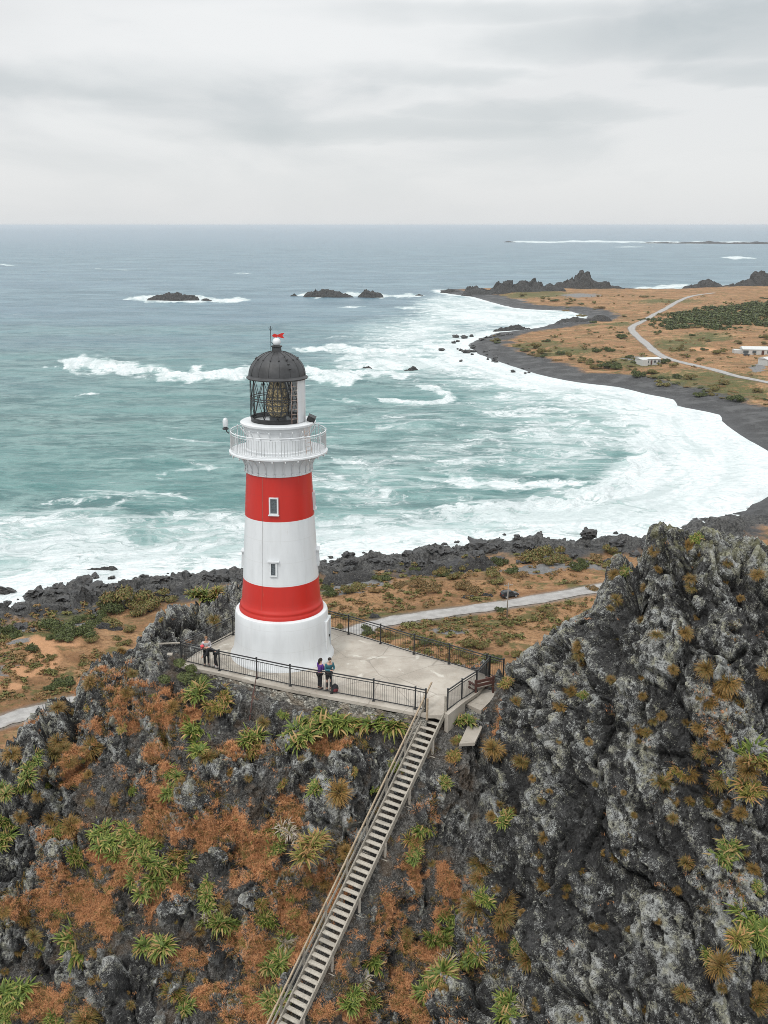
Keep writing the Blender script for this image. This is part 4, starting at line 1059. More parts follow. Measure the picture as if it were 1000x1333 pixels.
mb = MB(); mb.tube([(0, 0, 17.6), (0, 0, 17.86)], .022, 6)
mb.add([Vector(q) + Vector((.06, 0, 17.82)) for q in [(-.30, -.015, 0), (-.18, -.015, .11), (.0, -.015, .05), (.20, -.015, .13), (.36, -.015, .14), (.26, -.015, .0), (.36, -.015, -.14), (.20, -.015, -.12), (0, -.015, -.05), (-.18, -.015, -.1)]]
       + [Vector(q) + Vector((.06, 0, 17.82)) for q in [(-.30, .015, 0), (-.18, .015, .11), (.0, .015, .05), (.20, .015, .13), (.36, .015, .14), (.26, .015, .0), (.36, .015, -.14), (.20, .015, -.12), (0, .015, -.05), (-.18, .015, -.1)]],
       [tuple(range(10)), tuple(range(19, 9, -1))] + [(i, i + 10, (i + 1) % 10 + 10, (i + 1) % 10) for i in range(10)])
mb.build('weather_vane', M['red'], lh)
mb = MB(); bx_, by_ = -.30, -.05
mb.tube([(bx_, by_, 17.0), (bx_, by_, 18.32)], .016, 6)
for dx_ in (-.10, .10): mb.tube([(bx_, by_, 18.08), (bx_ + dx_, by_, 18.24)], .011, 5)
for dx_ in (.14,): mb.tube([(bx_, by_, 17.5), (-.1, 0, 17.3)], .012, 5)
mb.build('lightning_rod', M['black'], lh)
# ladders
def ladder(parent, dl, r0, za, r1, zb, w, mat, n):
    mb = MB(); hw = math.degrees(w / 2 / r0)
    A0, A1 = pol(r0, dl - hw, za), pol(r1, dl - hw, zb); B0, B1 = pol(r0, dl + hw, za), pol(r1, dl + hw, zb)
    mb.tube([A0, A1], .016, 5); mb.tube([B0, B1], .016, 5)
    for i in range(1, n): mb.tube([A0.lerp(A1, i / n), B0.lerp(B1, i / n)], .011, 5)
    mb.build('ladder', mat, parent)
M['rust'] = paint('rusty_white_metal', (.42, .36, .32), .7, .2, 6, col2=(.28, .15, .10))
ladder(lh, 46, 2.25, DK + .02, 2.06, 13.2, .40, M['rust'], 7)
ladder(lh, 33, 1.60, GZ + .05, 1.62, 15.6, .34, M['rust'], 9)
# flood light and rail lamp
mb = MB(); q = pol(1.86, 72, 13.52); mb.box(q, (.42, .34, .30), Matrix.Rotation(R(25), 3, 'Y') @ Matrix.Rotation(R(15), 3, 'X')); mb.tube([pol(1.86, 72, 13.2), pol(1.86, 72, 13.42)], .03, 6)
mb.build('floodlight', M['black'], lh)
mb = MB(); q = pol(2.70, -88, DK + 1.0)
mb.tube([pol(2.62, -88, DK + .9), pol(2.74, -88, DK + 1.0), q + Vector((-.08, 0, .12))], .03, 6); c_ = q + Vector((-.10, 0, .12))
mb.lathe([(.0, 0), (.16, 0), (.17, .07), (.10, .11), (.085, .15), (.0, .15)], 16, c_)
lampo = mb.build('rail_lamp', M['black'], lh, True, auto=R(35))
m, t, b = newmat('lamp_glass'); M['lampglass'] = m; b.inputs['Base Color'].default_value = (.75, .79, .8, 1); b.inputs['Roughness'].default_value = .12; b.inputs['Transmission Weight'].default_value = .35
MB().lathe([(.11, .14), (.15, .22), (.15, .46), (.11, .56), (.05, .62), (0, .63)], 16, c_).build('glass_globe', M['lampglass'], lampo, True)
# windows
def window(dl, z, w, h, frame_mat, hood=False):
    r = ring_r(z); a = FR + R(dl); out = Vector((math.cos(a), math.sin(a), .055)).normalized(); side = Vector((-math.sin(a), math.cos(a), 0)); up = out.cross(side) * 1
    if up.z < 0: up = -up
    Mx = Matrix((side, out, up)).transposed(); c = pol(r, dl, z)
    mb = MB(); th = .075
    for s_ in (-1, 1): mb.box(c + side * s_ * (w / 2 - th / 2) + out * .03, (th, .14, h), Mx)
    for s_ in (-1, 1): mb.box(c + up * s_ * (h / 2 - th / 2) + out * .03, (w - 2 * th, .14, th), Mx)
    if hood: mb.box(c + up * (h / 2 + .04) + out * .06, (w + .22, .20, .06), Mx)
    else: mb.box(c - up * (h / 2 + .025) + out * .05, (w + .08, .2, .05), Mx)
    f = mb.build('window', frame_mat, lh)
    MB().box(c + out * .008, (w - 2 * th - .004, .05, h - 2 * th - .004), Mx).build('pane', M['winglass'], f)
window(-9.5, 9.08, .50, .93, M['white']); window(-11, 5.62, .40, .80, M['white'], True)
window(83, 8.98, .50, .93, M['white']); window(84, 5.7, .46, .9, M['white'], True); window(-96, 5.55, .46, .9, M['white'], True)
# lightning conductor strip down the front, door in the drum
M['seam'] = paint('seam_cable', (.30, .10, .08), .7, .1); M['seamw'] = paint('seam_cable_pale', (.45, .46, .46), .7, .1)
mb = MB()
mb.tube([pol(ring_r(z_) + .006, -29, z_) for z_ in np.linspace(z_a, z_b, 6)], .011, 4, mi=1)
mb.tube([pol(ring_r(z_) + .006, -29, z_) for z_ in np.linspace(3.25, z_a, 6)], .011, 4, mi=0)
mb.tube([pol(ring_r(z_) + .006, -29, z_) for z_ in np.linspace(z_b, z_c, 6)], .011, 4, mi=0)
mb.tube([pol(2.62, -27, .6), pol(2.63, -27, 1.5), pol(2.60, -27, 2.56)], .011, 4, mi=1)
mb.build('lightning_cable', [M['seam'], M['seamw']], lh)
mb = MB(); c_ = pol(2.60, 76, 1.05); a = FR + R(76); out = Vector((math.cos(a), math.sin(a), 0)); side = Vector((-math.sin(a), math.cos(a), 0)); Mx = Matrix((side, out, Vector((0, 0, 1)))).transposed()
for s_ in (-1, 1): mb.box(c_ + side * s_ * .52, (.10, .24, 2.1), Mx)
mb.box(c_ + Vector((0, 0, 1.1)), (1.14, .24, .1), Mx)
door = mb.build('door', M['white'], lh); MB().box(c_ + out * -.02, (.94, .12, 2.1), Mx).build('door_leaf', M['white'], door)
MB().box(c_ + out * .06 + side * .36, (.04, .06, .14), Mx).build('handle', M['black'], door)

# ================================================================== PLATFORM, WALL, SLABS
mb = MB(); mb.prism(plat, PZ - .17, PZ)
po = mb.build('concrete_platform', M['concrete']); tag(po, 'stained pale concrete terrace at the foot of the lighthouse', 'platform')
# rubble wall under the front edge
line = dense(smooth_line([Vector((x_, y_, 0)) for x_, y_ in [plat[0], plat[1], plat[2], plat[3], plat[4], plat[5], plat[6]]], 4), .12)
k = len(line); nv = 16; vs = np.zeros((k, nv, 3))
for i, q in enumerate(line):
    d = (line[min(i + 1, k - 1)] - line[max(i - 1, 0)]).normalized(); o_ = Vector((d.y, -d.x, 0)); o_ = o_ if o_.y < 0 else -o_
    hgt_ = 1.45 * float(sstep(0, .25, i / k)) * 1.0 + .55
    for j in range(nv):
        tq = j / (nv - 1)
        off = .0 + .30 * tq + .10 * math.sin(i * .09) * tq
        vs[i, j] = (q.x + o_.x * off, q.y + o_.y * off, PZ - .175 - tq * hgt_)
bb, ee = blocks(vs[..., 0] * 5.5, vs[..., 1] * 5.5, vs[..., 2] * 6, 7, 1.0)
nz = fbm(vs[..., 0] * 1.1, vs[..., 1] * 1.1, vs[..., 2] * 1.1, 4, 3)
vs[..., 1] -= (.10 * (bb + .5) * sstep(0, .15, ee) + .12 * nz)
me = np_mesh('stone_wall', vs.reshape(-1, 3), grid_faces(k, nv), M['rubble'], False)
wo = bpy.data.objects.new('stone_wall', me); link(wo); tag(wo, 'low rubble stone wall holding up the front edge of the terrace', 'wall')
# landing and slabs right of the stair head
def slab(name, poly, z0, z1, mat, label, cat, kind=None):
    o = MB().prism(poly, z0, z1).build(name, mat); tag(o, label, cat, kind=kind); return o
slab('concrete_kerb', [gp(579, 930.5), gp(583.5, 933), gp(606, 915), gp(603, 911)], PZ - .9, PZ + .10, M['concrete'], 'raised concrete kerb under the short fence right of the stair head', 'kerb')
slab('concrete_landing', [gp(601, 915, PZ - .3), gp(626, 926, PZ - .3), gp(650, 903, PZ - .3), gp(626, 896, PZ - .3)], PZ - .75, PZ - .25, M['concrete'], 'small concrete landing outside the fence beside the red-brown bench', 'slab')
q = [gp(598, 968, 73.75), gp(618, 967, 73.75), gp(636, 930, 73.75), gp(630, 926, 73.75), gp(610, 942, 73.75)]
slab('concrete_ledge', q, 73.60, 73.75, M['concrete'], 'pale wedge of concrete wedged against the crag below the landing', 'slab')
# bench / stile of red-brown timber
bc = G(627, 902, PZ - .25); be = empty('wooden_bench', (bc.x, bc.y, PZ - .25), R(28))
tag(be, 'weathered red-brown timber bench between the fence end and the crag', 'bench')
for s_ in (-1, 1):
    mb = MB(); mb.beam((s_ * .55, -.25, 0), (s_ * .55, -.22, .95), .09, .09); mb.beam((s_ * .55, .35, 0), (s_ * .55, .30, .62), .09, .09); mb.beam((s_ * .55, -.28, .62), (s_ * .55, .40, .62), .10, .07); mb.beam((s_ * .55, -.25, .36), (s_ * .55, .35, .36), .07, .08)
    mb.build('side_frame', M['redwood'], be)
mb = MB()
for y_ in (-.1, .09, .28): mb.box((0, y_, .43), (1.2, .16, .045))
mb.build('seat', M['concrete'], be)
mb = MB()
for z_ in (.62, .84): mb.box((0, -.27, z_), (1.2, .05, .15))
mb.build('backrest', M['redwood'], be)
MB().box((0, .45, .10), (1.25, .28, .07)).build('step', M['redwood'], be)
# a wooden post stub by the left rock
q = gp(222, 866, 74.3); mb = MB(); mb.box((0, 0, .4), (.28, .28, 1.0)); o = mb.build('concrete_post', M['concrete'], loc=(q[0], q[1], 74.1)); tag(o, 'stubby grey concrete post by the rock at the left fence corner', 'post')
mb = MB(); mb.beam((0, 0, 0), (1.3, .25, -.05), .10, .06); q = G(206, 838, 75.5); o = mb.build('wooden_plank', M['stringer'], loc=(q.x, q.y, q.z)); tag(o, 'short pale plank lying on the grey rock left of the fence', 'plank')
mb = MB(); q, _ = hit_hill(325, 935); q = q or Vector((-5, 50, 73)); e_ = gp(333, 889)
mb.tube([q + Vector((0, -.05, -.1)), q.lerp(Vector((e_[0], e_[1], PZ)), .5) + Vector((.0, -.35, .1)), Vector((e_[0], e_[1] - .25, PZ + .1)), Vector((e_[0] + .1, e_[1] - .18, PZ + .7))], [.035, .03, .025, .012], 6)
o = mb.build('dead_branch', M['redwood']); tag(o, 'thin dark dead branch leaning up against the front fence', 'branch')

# ================================================================== FENCES
def fence(name, pts, label, zb=PZ, hgt=1.15, step=.115, post_at=None, mat=None, skip_first=False, group=None):
    mat = mat or M['black']
    P3 = [Vector((a_, b_, zb)) for a_, b_ in pts]
    root = empty(name, P3[0]); tag(root, label, 'fence', group)
    o0 = P3[0]; L = [q - o0 for q in P3]
    for i, q in enumerate(L):
        if skip_first and i == 0: continue
        mb = MB(); mb.box((q.x, q.y, hgt / 2 + .02), (.075, .075, hgt + .08)); mb.box((q.x, q.y, hgt + .075), (.095, .095, .03)); mb.box((q.x, q.y, .012), (.16, .16, .02))
        mb.build('post', mat, root)
    for a_, b_ in zip(L[:-1], L[1:]):
        d = (b_ - a_); n_ = max(2, int(d.length / step)); u_ = d.normalized() * .045
        mb = MB()
        mb.beam(a_ + u_ + Vector((0, 0, hgt)), b_ - u_ + Vector((0, 0, hgt)), .055, .05)
        mb.beam(a_ + u_ + Vector((0, 0, hgt - .14)), b_ - u_ + Vector((0, 0, hgt - .14)), .04, .03)
        mb.beam(a_ + u_ + Vector((0, 0, .10)), b_ - u_ + Vector((0, 0, .10)), .05, .04)
        for i in range(1, n_):
            q = a_.lerp(b_, i / n_); mb.box((q.x, q.y, (.10 + hgt - .14) / 2), (.014, .014, hgt - .24))
        mb.build('fence_panel', mat, root)
    return root
fence('metal_fence', F_FRONT, 'long black metal railing along the front edge behind the visitors')
fence('metal_fence', F_LEFT, 'black railing along the left side in front of the knobbly rock', skip_first=True)
fence('metal_fence', F_BACK, 'black railing along the far side of the terrace above the road')
fence('metal_fence', F_RIGHT, 'short black railing right of the stair head ending by the bench', step=.075)
fence('metal_fence', F_END, 'last stub of railing running into the crag behind the bench', skip_first=True)

# ================================================================== STAIRCASE
st = empty('wooden_staircase', S_TOP)
tag(st, 'long steep weathered timber staircase climbing the slope to the lighthouse', 'staircase')
A = Vector((0, 0, 0)); B = S_END - S_TOP; hd = Vector((B.x, B.y, 0)).normalized(); sd2 = Vector((hd.y, -hd.x, 0))   # sd2: to the left seen from below?
if sd2.x < 0: sd2 = -sd2                                   # +: right on the picture
Wd = .86; NS = int(round((-B.z) / .212))
dirn = B.normalized(); upn = dirn.cross(sd2); upn = upn if upn.z > 0 else -upn
Mx = Matrix((sd2, hd, Vector((0, 0, 1)))).transposed()
for i in range(NS):
    c = A + B * ((i + .5) / NS)
    jx = rnd.uniform(-.006, .006)
    MB().box(c + Vector((0, 0, .02 + jx)), (Wd, .235, .045), Mx @ Matrix.Rotation(rnd.uniform(-.012, .012), 3, 'Y')).build('tread', M['tread'], st)
for s_ in (-1, 1):
    mb = MB(); mb.beam(sd2 * s_ * (Wd / 2 + .04) + upn * .02 - dirn * .1, B + sd2 * s_ * (Wd / 2 + .04) + upn * .02, .065, .27, up=upn)
    mb.build('stringer', M['stringer'], st)
rx = -(Wd / 2 + .115)
def rail_pt(s_, h_): return B * s_ + sd2 * rx + Vector((0, 0, h_))
nb = 9
mb = MB(); mb.beam(rail_pt(-.035, .98), rail_pt(1, .98), .07, .075, up=upn); hr = mb.build('handrail', M['rail_wood'], st)
mb = MB(); mb.beam(rail_pt(-.01, .52), rail_pt(1, .52), .05, .11, up=upn); mb.build('mid_rail', M['stringer'], st)
for i in range(nb):
    s_ = .02 + i * .113
    if s_ > 1: break
    q = rail_pt(s_, 0); MB().box(q + Vector((0, 0, .33)), (.075, .095, 1.35), Mx).build('rail_post', M['stringer'], st)
for i in range(7):                                        # struts into the rock
    for sgn in (-1, 1):
        s_ = .07 + i * .145; q = B * s_ + sd2 * sgn * (Wd / 2 + .05)
        mb = MB(); mb.box(q + Vector((0, 0, -.55)), (.10, .10, 1.0), Mx); mb.box(q + Vector((0, 0, -.95)) + sd2 * sgn * .05, (.32, .30, .22), Mx); mb.build('support_post', M['concrete'] if sgn > 0 else M['stringer'], st)
q = gp(580, 929); MB().box((q[0] - S_TOP.x, q[1] - S_TOP.y, .5), (.10, .10, 1.1), Mx).build('newel_post', M['stringer'], st)
q = gp(556, 931); MB().box((q[0] - S_TOP.x, q[1] - S_TOP.y, .42), (.09, .09, 1.15), Mx).build('newel_post', M['rail_wood'], st)

# ================================================================== PEOPLE
def skin_mesh(name, joints, edges, root, mats, parent=None, sub=1):
    names = list(joints); idx = {n: i for i, n in enumerate(names)}
    me = bpy.data.meshes.new(name); me.from_pydata([joints[n][0] for n in names], [(idx[a], idx[b]) for a, b in edges], [])
    me.materials.append(mats); o = bpy.data.objects.new(name, me); link(o, parent)
    md = o.modifiers.new('skin', 'SKIN'); md.use_smooth_shade = True
    if not me.skin_vertices: me.skin_vertices.new()
    for n in names:
        sv = me.skin_vertices[0].data[idx[n]]; r_ = joints[n][1]; sv.radius = r_ if isinstance(r_, tuple) else (r_, r_); sv.use_root = (n == root)
    s2 = o.modifiers.new('sub', 'SUBSURF'); s2.levels = sub; s2.render_levels = sub
    return o
def baked(o):
    """keep only the grown surface"""
    dg = bpy.context.evaluated_depsgraph_get(); ev = o.evaluated_get(dg)
    me = bpy.data.meshes.new_from_object(ev); o.modifiers.clear(); o.data = me
    for p_ in me.polygons: p_.use_smooth = True
    return o
SKIN = paint('skin', (.45, .26, .19), .6, .08)
def person(loc, rz, lean, arms, legs, cols, label, hair='short', hat=None, shorts=False, backpack=None, H=1.72):
    """arms: (elbow, wrist) for left and right in body coordinates; legs: (knee, ankle). facing +Y"""
    s = H / 1.72
    root = empty('person', loc, rz); tag(root, label, 'person')
    V = lambda x, y, z: Vector((x * s, y * s, z * s))
    hip = V(0, 0, .92); ln = R(lean)
    def tor(d, f=0, sd_=0): return hip + V(sd_, math.sin(ln) * d + math.cos(ln) * f, math.cos(ln) * d - math.sin(ln) * f)
    J = {'pelvis': (hip, (.135 * s, .10 * s)), 'waist': (tor(.17), (.12 * s, .09 * s)), 'chest': (tor(.38), (.15 * s, .105 * s)), 'upper': (tor(.50), (.13 * s, .08 * s)), 'neck': (tor(.58, .01), .05 * s), 'head0': (tor(.66, .03), .062 * s), 'head1': (tor(.74, .035), (.078 * s, .092 * s)), 'head2': (tor(.81, .02), (.062 * s, .075 * s)), 'nose': (tor(.72, .125), .014 * s)}
    E = [('pelvis', 'waist'), ('waist', 'chest'), ('chest', 'upper'), ('upper', 'neck'), ('neck', 'head0'), ('head0', 'head1'), ('head1', 'head2'), ('head1', 'nose')]
    for sg, nm in ((-1, 'l'), (1, 'r')):
        el, wr = arms[0 if sg < 0 else 1]; kn, an = legs[0 if sg < 0 else 1]
        sh = tor(.50, 0, sg * .185)
        J['sh' + nm] = (sh, .055 * s); J['el' + nm] = (tor(el[2], el[1], el[0]), .042 * s); J['wr' + nm] = (tor(wr[2], wr[1], wr[0]), .030 * s)
        d = (J['wr' + nm][0] - J['el' + nm][0]).normalized(); pm = J['wr' + nm][0] + d * .07 * s
        J['pa' + nm] = (pm, (.038 * s, .018 * s)); E += [('upper', 'sh' + nm), ('sh' + nm, 'el' + nm), ('el' + nm, 'wr' + nm), ('wr' + nm, 'pa' + nm)]
        sx_ = d.cross(Vector((0, 0, 1))); sx_ = sx_.normalized() if sx_.length > .01 else Vector((1, 0, 0))
        for k_, (o_, l_) in enumerate([(-.03, .055), (-.01, .075), (.01, .07), (.03, .055)]):
            J['f%d%s' % (k_, nm)] = (pm + sx_ * o_ * s + d * l_ * s + Vector((0, 0, -.012 * s)), .009 * s); E.append(('pa' + nm, 'f%d%s' % (k_, nm)))
        J['th' + nm] = (J['wr' + nm][0] + sx_ * -.045 * s * sg + d * .06 * s, .010 * s); E.append(('wr' + nm, 'th' + nm))
        hp = hip + V(sg * .09, 0, -.05); J['hp' + nm] = (hp, .085 * s); J['kn' + nm] = (V(*kn), .055 * s); J['an' + nm] = (V(*an), .040 * s)
        J['to' + nm] = (V(an[0] + sg * .03, an[1] + .17, .035), .035 * s); J['he' + nm] = (V(an[0], an[1] - .05, .04), .034 * s)
        E += [('pelvis', 'hp' + nm), ('hp' + nm, 'kn' + nm), ('kn' + nm, 'an' + nm), ('an' + nm, 'to' + nm), ('an' + nm, 'he' + nm)]
    baked(skin_mesh('body', J, E, 'pelvis', SKIN, root))
    def grow(nm, ks, es, r0, add, mat):
        JJ = {}
        for k_ in ks:
            p_, r_ = J[k_]; JJ[k_] = (p_, tuple(q_ + add for q_ in r_) if isinstance(r_, tuple) else r_ + add)
        return baked(skin_mesh(nm, JJ, es, r0, mat, root))
    grow('jacket', ['pelvis', 'waist', 'chest', 'upper', 'shl', 'ell', 'wrl', 'shr', 'elr', 'wrr'], [('pelvis', 'waist'), ('waist', 'chest'), ('chest', 'upper'), ('upper', 'shl'), ('shl', 'ell'), ('ell', 'wrl'), ('upper', 'shr'), ('shr', 'elr'), ('elr', 'wrr')], 'pelvis', .022 * s, cols[0])
    if shorts:
        for nm in ('l', 'r'): J['mid' + nm] = (J['hp' + nm][0].lerp(J['kn' + nm][0], .85), .07 * s)
        grow('shorts', ['pelvis', 'hpl', 'midl', 'hpr', 'midr'], [('pelvis', 'hpl'), ('hpl', 'midl'), ('pelvis', 'hpr'), ('hpr', 'midr')], 'pelvis', .020 * s, cols[1])
        for nm in ('l', 'r'): grow('leggings', ['kn' + nm, 'an' + nm], [('kn' + nm, 'an' + nm)], 'kn' + nm, .006 * s, cols[1])
    else:
        grow('trousers', ['pelvis', 'hpl', 'knl', 'anl', 'hpr', 'knr', 'anr'], [('pelvis', 'hpl'), ('hpl', 'knl'), ('knl', 'anl'), ('pelvis', 'hpr'), ('hpr', 'knr'), ('knr', 'anr')], 'pelvis', .016 * s, cols[1])
    for nm in ('l', 'r'): grow('shoe', ['he' + nm, 'to' + nm, 'an' + nm], [('an' + nm, 'to' + nm), ('an' + nm, 'he' + nm)], 'an' + nm, .010 * s, cols[2])
    hc = tor(.775, .0); mb = MB(); mb.ball(hc, .098 * s, 14, 10, sc3=(.93, 1.02, .98))
    if hair == 'long': mb.tube([tor(.78, -.07), tor(.66, -.11), tor(.52, -.12)], [.075 * s, .06 * s, .02 * s], 8)
    mb.build('hair', cols[3], root, True)
    mb = MB()
    for sg in (-1, 1): mb.ball(tor(.745, .118, sg * .032), .011 * s, 6, 5)
    mb.build('eyes', M['black'], root)
    if hat:
        mb = MB(); mb.ball(tor(.80, .0), .11 * s, 14, 8, sc3=(1, 1.05, .8)); mb.box(tor(.80, .13), (.15 * s, .12 * s, .015), Matrix.Rotation(-ln, 3, 'X')); mb.build('cap', hat, root, True)
    if backpack:
        mb = MB(); mb.ball(tor(.33, -.19), .19 * s, 12, 8, sc3=(.8, .55, 1.25)); mb.build('backpack', backpack, root, True)
    return root
cl = lambda n, c_: paint(n, c_, .85, .15, 9)
BLK, NAVY, PURP, TEAL, PALE = cl('black_cloth', (.015, .015, .018)), cl('navy_cloth', (.02, .022, .035)), cl('purple_cloth', (.10, .03, .22)), cl('teal_cloth', (.03, .12, .15)), cl('pale_cloth', (.48, .46, .47))
PINK = cl('pink_cloth', (.65, .07, .09)); HAIRD = cl('dark_hair', (.02, .014, .010)); HAIRB = cl('brown_hair', (.22, .12, .06)); SHOE = cl('grey_shoe', (.12, .12, .12)); WSHOE = cl('white_shoe', (.6, .6, .6))
def pp(a_, b_): q = gp(a_, b_); return (q[0], q[1], PZ)
stand = (((-.10, .02, .50), (-.10, 0, .08)), ((.10, .0, .50), (.10, -.02, .08)))
phone = (((-.24, .06, .24), (-.06, .30, .32)), ((.24, .06, .24), (.06, .30, .32)))
p1 = person(pp(269.5, 866.5), R(195), 6, phone, stand, (PALE, BLK, SHOE, HAIRB), 'person in pale top and dark trousers holding a phone at the left fence', backpack=BLK)
p2 = person(pp(281.5, 868.5), R(100), 62, (((-.22, .30, .42), (-.10, .52, .50)), ((.22, .30, .42), (.12, .55, .50))), (((-.09, .03, .50), (-.09, -.08, .08)), ((.10, .06, .50), (.10, .02, .08))), (BLK, BLK, WSHOE, HAIRD), 'person in black bending over beside a friend and wearing a red cap', hat=PINK)
p3 = person(pp(416.5, 896.5), R(-50), 5, (((-.23, .05, .25), (-.08, .26, .30)), ((.23, .04, .25), (.08, .26, .28))), stand, (PURP, BLK, BLK, HAIRD), 'person in a purple jacket with dark ponytail beside the front fence', hair='long', H=1.66)
p4 = person(pp(428.5, 898), R(25) + math.pi, 7, phone, stand, (TEAL, BLK, BLK, HAIRD), 'person in a teal and dark jacket and black shorts looking down', shorts=True, H=1.80)
MB().box((0, .395, 1.30), (.075, .012, .15), Matrix.Rotation(R(-50), 3, 'X')).build('phone', M['black']).parent = None
ph = [o for o in COL.objects if o.name.startswith('phone')][-1]
ph.matrix_world = Matrix.Translation(p4.location) @ Matrix.Rotation(R(25) + math.pi, 4, 'Z'); tag(ph, 'small black phone held by the person in teal', 'phone')
q = hit_land(151.5, 771) or Vector((-85, 285, 3))
p5 = person((q.x, q.y, q.z), R(150), 3, (((-.24, .0, .24), (-.2, .08, .02)), ((.24, 0, .24), (.2, .08, .02))), stand, (BLK, BLK, BLK, HAIRD), 'lone dark figure standing on the shore rocks beside the white surf', H=1.8)
# rucksack on the ground
q = pp(436, 901.5); bp = empty('rucksack', q, R(20)); tag(bp, 'black and dark red rucksack set down at the fence by two people', 'rucksack')
mb = MB(); mb.ball((0, 0, .24), .24, 16, 10, sc3=(.85, .62, 1.0)); mb.build('bag', BLK, bp, True)
MB().ball((0, -.13, .17), .13, 12, 8, sc3=(1, .5, .9)).build('front_pocket', cl('dark_red_cloth', (.13, .015, .02)), bp, True)
MB().tube([(-.05, 0, .47), (0, 0, .53), (.05, 0, .47)], .012, 6).build('handle', BLK, bp)

# ================================================================== CAR, POLE, HOUSES
def car(loc, rz, label, col):
    root = empty('parked_car', loc, rz); tag(root, label, 'car')
    prof = [(-2.25, .42), (-2.3, .95), (-2.2, 1.12), (-2.05, 1.72), (-1.7, 1.80), (.35, 1.80), (1.05, 1.18), (2.1, 1.05), (2.32, .85), (2.34, .42)]
    vs = []; 
    for s_, w_ in ((-1, .92), (1, .92)):
        for (x_, z_) in prof: vs.append((x_, s_ * (w_ - (.14 if z_ > 1.3 else 0)), z_))
    n = len(prof); mb = MB(); mb.add(vs, [tuple(range(n))[::-1], tuple(range(n, 2 * n))] + [(i, (i + 1) % n, n + (i + 1) % n, n + i) for i in range(n)])
    body = mb.build('body', col, root, auto=R(30)); bv = body.modifiers.new('bevel', 'BEVEL'); bv.width = .06; bv.segments = 2
    mb = MB()
    for s_ in (-1, 1):
        for a_, b_ in ((-1.85, -1.05), (-.95, -.15), (-.05, .55)):
            mb.add([(a_, s_ * .895, 1.18), (b_ + (.3 if b_ > .5 else 0), s_ * .895, 1.18), (b_, s_ * .80, 1.68), (a_, s_ * .80, 1.68)], [(0, 1, 2, 3)])
    mb.add([(1.03, -.72, 1.215), (1.03, .72, 1.215), (.42, .68, 1.765), (.42, -.68, 1.765)], [(0, 1, 2, 3)])
    mb.add([(-2.235, -.72, 1.15), (-2.235, .72, 1.15), (-2.10, .68, 1.66), (-2.10, -.68, 1.66)], [(0, 1, 2, 3)])
    mb.build('window', M['winglass'], body)
    for x_ in (-1.4, 1.45):
        for s_ in (-1, 1):
            w_ = MB(); w_.lathe([(.0, -.11), (.34, -.11), (.37, -.07), (.37, .07), (.34, .11), (.22, .10), (0, .10)], 20); 
            w_.v = [(x_ + a_, s_ * .86 + s_ * c_, .37 + b_) for a_, b_, c_ in w_.v]; wh = w_.build('wheel', M['black'], root)
            r_ = MB(); r_.lathe([(0, .115), (.2, .115), (.21, .10)], 16); r_.v = [(x_ + a_, s_ * .86 + s_ * c_, .37 + b_) for a_, b_, c_ in r_.v]; r_.build('rim', paint('alloy', (.4, .4, .4), .4), wh)
    for s_ in (-1, 1):
        MB().box((2.30, s_ * .66, .84), (.10, .36, .16)).build('headlight', PALE, root)
        MB().box((-2.28, s_ * .74, .98), (.08, .16, .3)).build('tail_light', M['red'], root)
    MB().box((2.38, 0, .5), (.12, 1.7, .22)).build('bumper', M['black'], root); MB().box((-2.33, 0, .5), (.12, 1.7, .22)).build('bumper', M['black'], root)
    mb = MB()
    for s_ in (-1, 1): mb.beam((-1.6, s_ * .62, 1.86), (.2, s_ * .62, 1.86), .05, .04)
    mb.build('roof_rack', M['black'], root)
q = hit_land(663, 777); car((q.x, q.y, q.z), R(22), 'black four-wheel drive parked on gravel beside the road', paint('black_car_paint', (.02, .021, .023), .25, .1))
q = hit_land(660, 804)
pl = empty('power_pole', (q.x, q.y, q.z - .3)); tag(pl, 'bare wooden power pole with crossarm standing by the road', 'power pole')
MB().tube([(0, 0, 0), (0, 0, 9.3)], [.17, .11], 10).build('pole', M['pole_wood'], pl, True)
mb = MB(); mb.beam((-1.1, -.35, 8.7), (1.1, .35, 8.7), .12, .12); ca = mb.build('crossarm', M['pole_wood'], pl)
for s_ in (-1, -.5, .5, 1): MB().lathe([(0, 0), (.06, 0), (.08, .08), (.04, .16), (0, .17)], 8, (s_ * 1.0, s_ * .32, 8.76)).build('insulator', PALE, ca)
def house(px_, py_, L, D_, Hh, rz, label, parts, roof_h=1.0, kind='house'):
    q = hit_land(px_, py_); root = empty(kind, (q.x, q.y, q.z - .3), rz); tag(root, label, kind.replace('_', ' '))
    wl = MB().box((0, 0, Hh / 2 + .15), (L, D_, Hh + .3)).build('wall', M['hwall'], root)
    mb = MB(); o_ = .45; z_ = Hh + .303
    mb.add([(-L / 2 - o_, -D_ / 2 - o_, z_), (L / 2 + o_, -D_ / 2 - o_, z_), (L / 2 + o_, D_ / 2 + o_, z_), (-L / 2 - o_, D_ / 2 + o_, z_), (-L / 2 - o_, 0, z_ + roof_h), (L / 2 + o_, 0, z_ + roof_h)],
           [(0, 1, 5, 4), (2, 3, 4, 5), (0, 4, 3), (1, 2, 5), (3, 2, 1, 0)])
    rf = mb.build('roof', M['hroof'], root)
    for x_, w_, z0_, h_, nm in parts:
        f = MB().box((x_, -D_ / 2 - .03, z0_ + h_ / 2), (w_, .10, h_)).build(nm, M['hwall'], root)
        MB().box((x_, -D_ / 2 - .075, z0_ + h_ / 2), (w_ - .2, .05, h_ - .2)).build('pane' if nm == 'window' else 'door_leaf', M['winglass'] if nm == 'window' else M['redwood'], f)
    return root, rf
M['hwall'] = paint('house_boards', (.50, .50, .48), .7, .08, 2); M['hroof'] = paint('house_roof', (.52, .53, .52), .6, .08, 2)
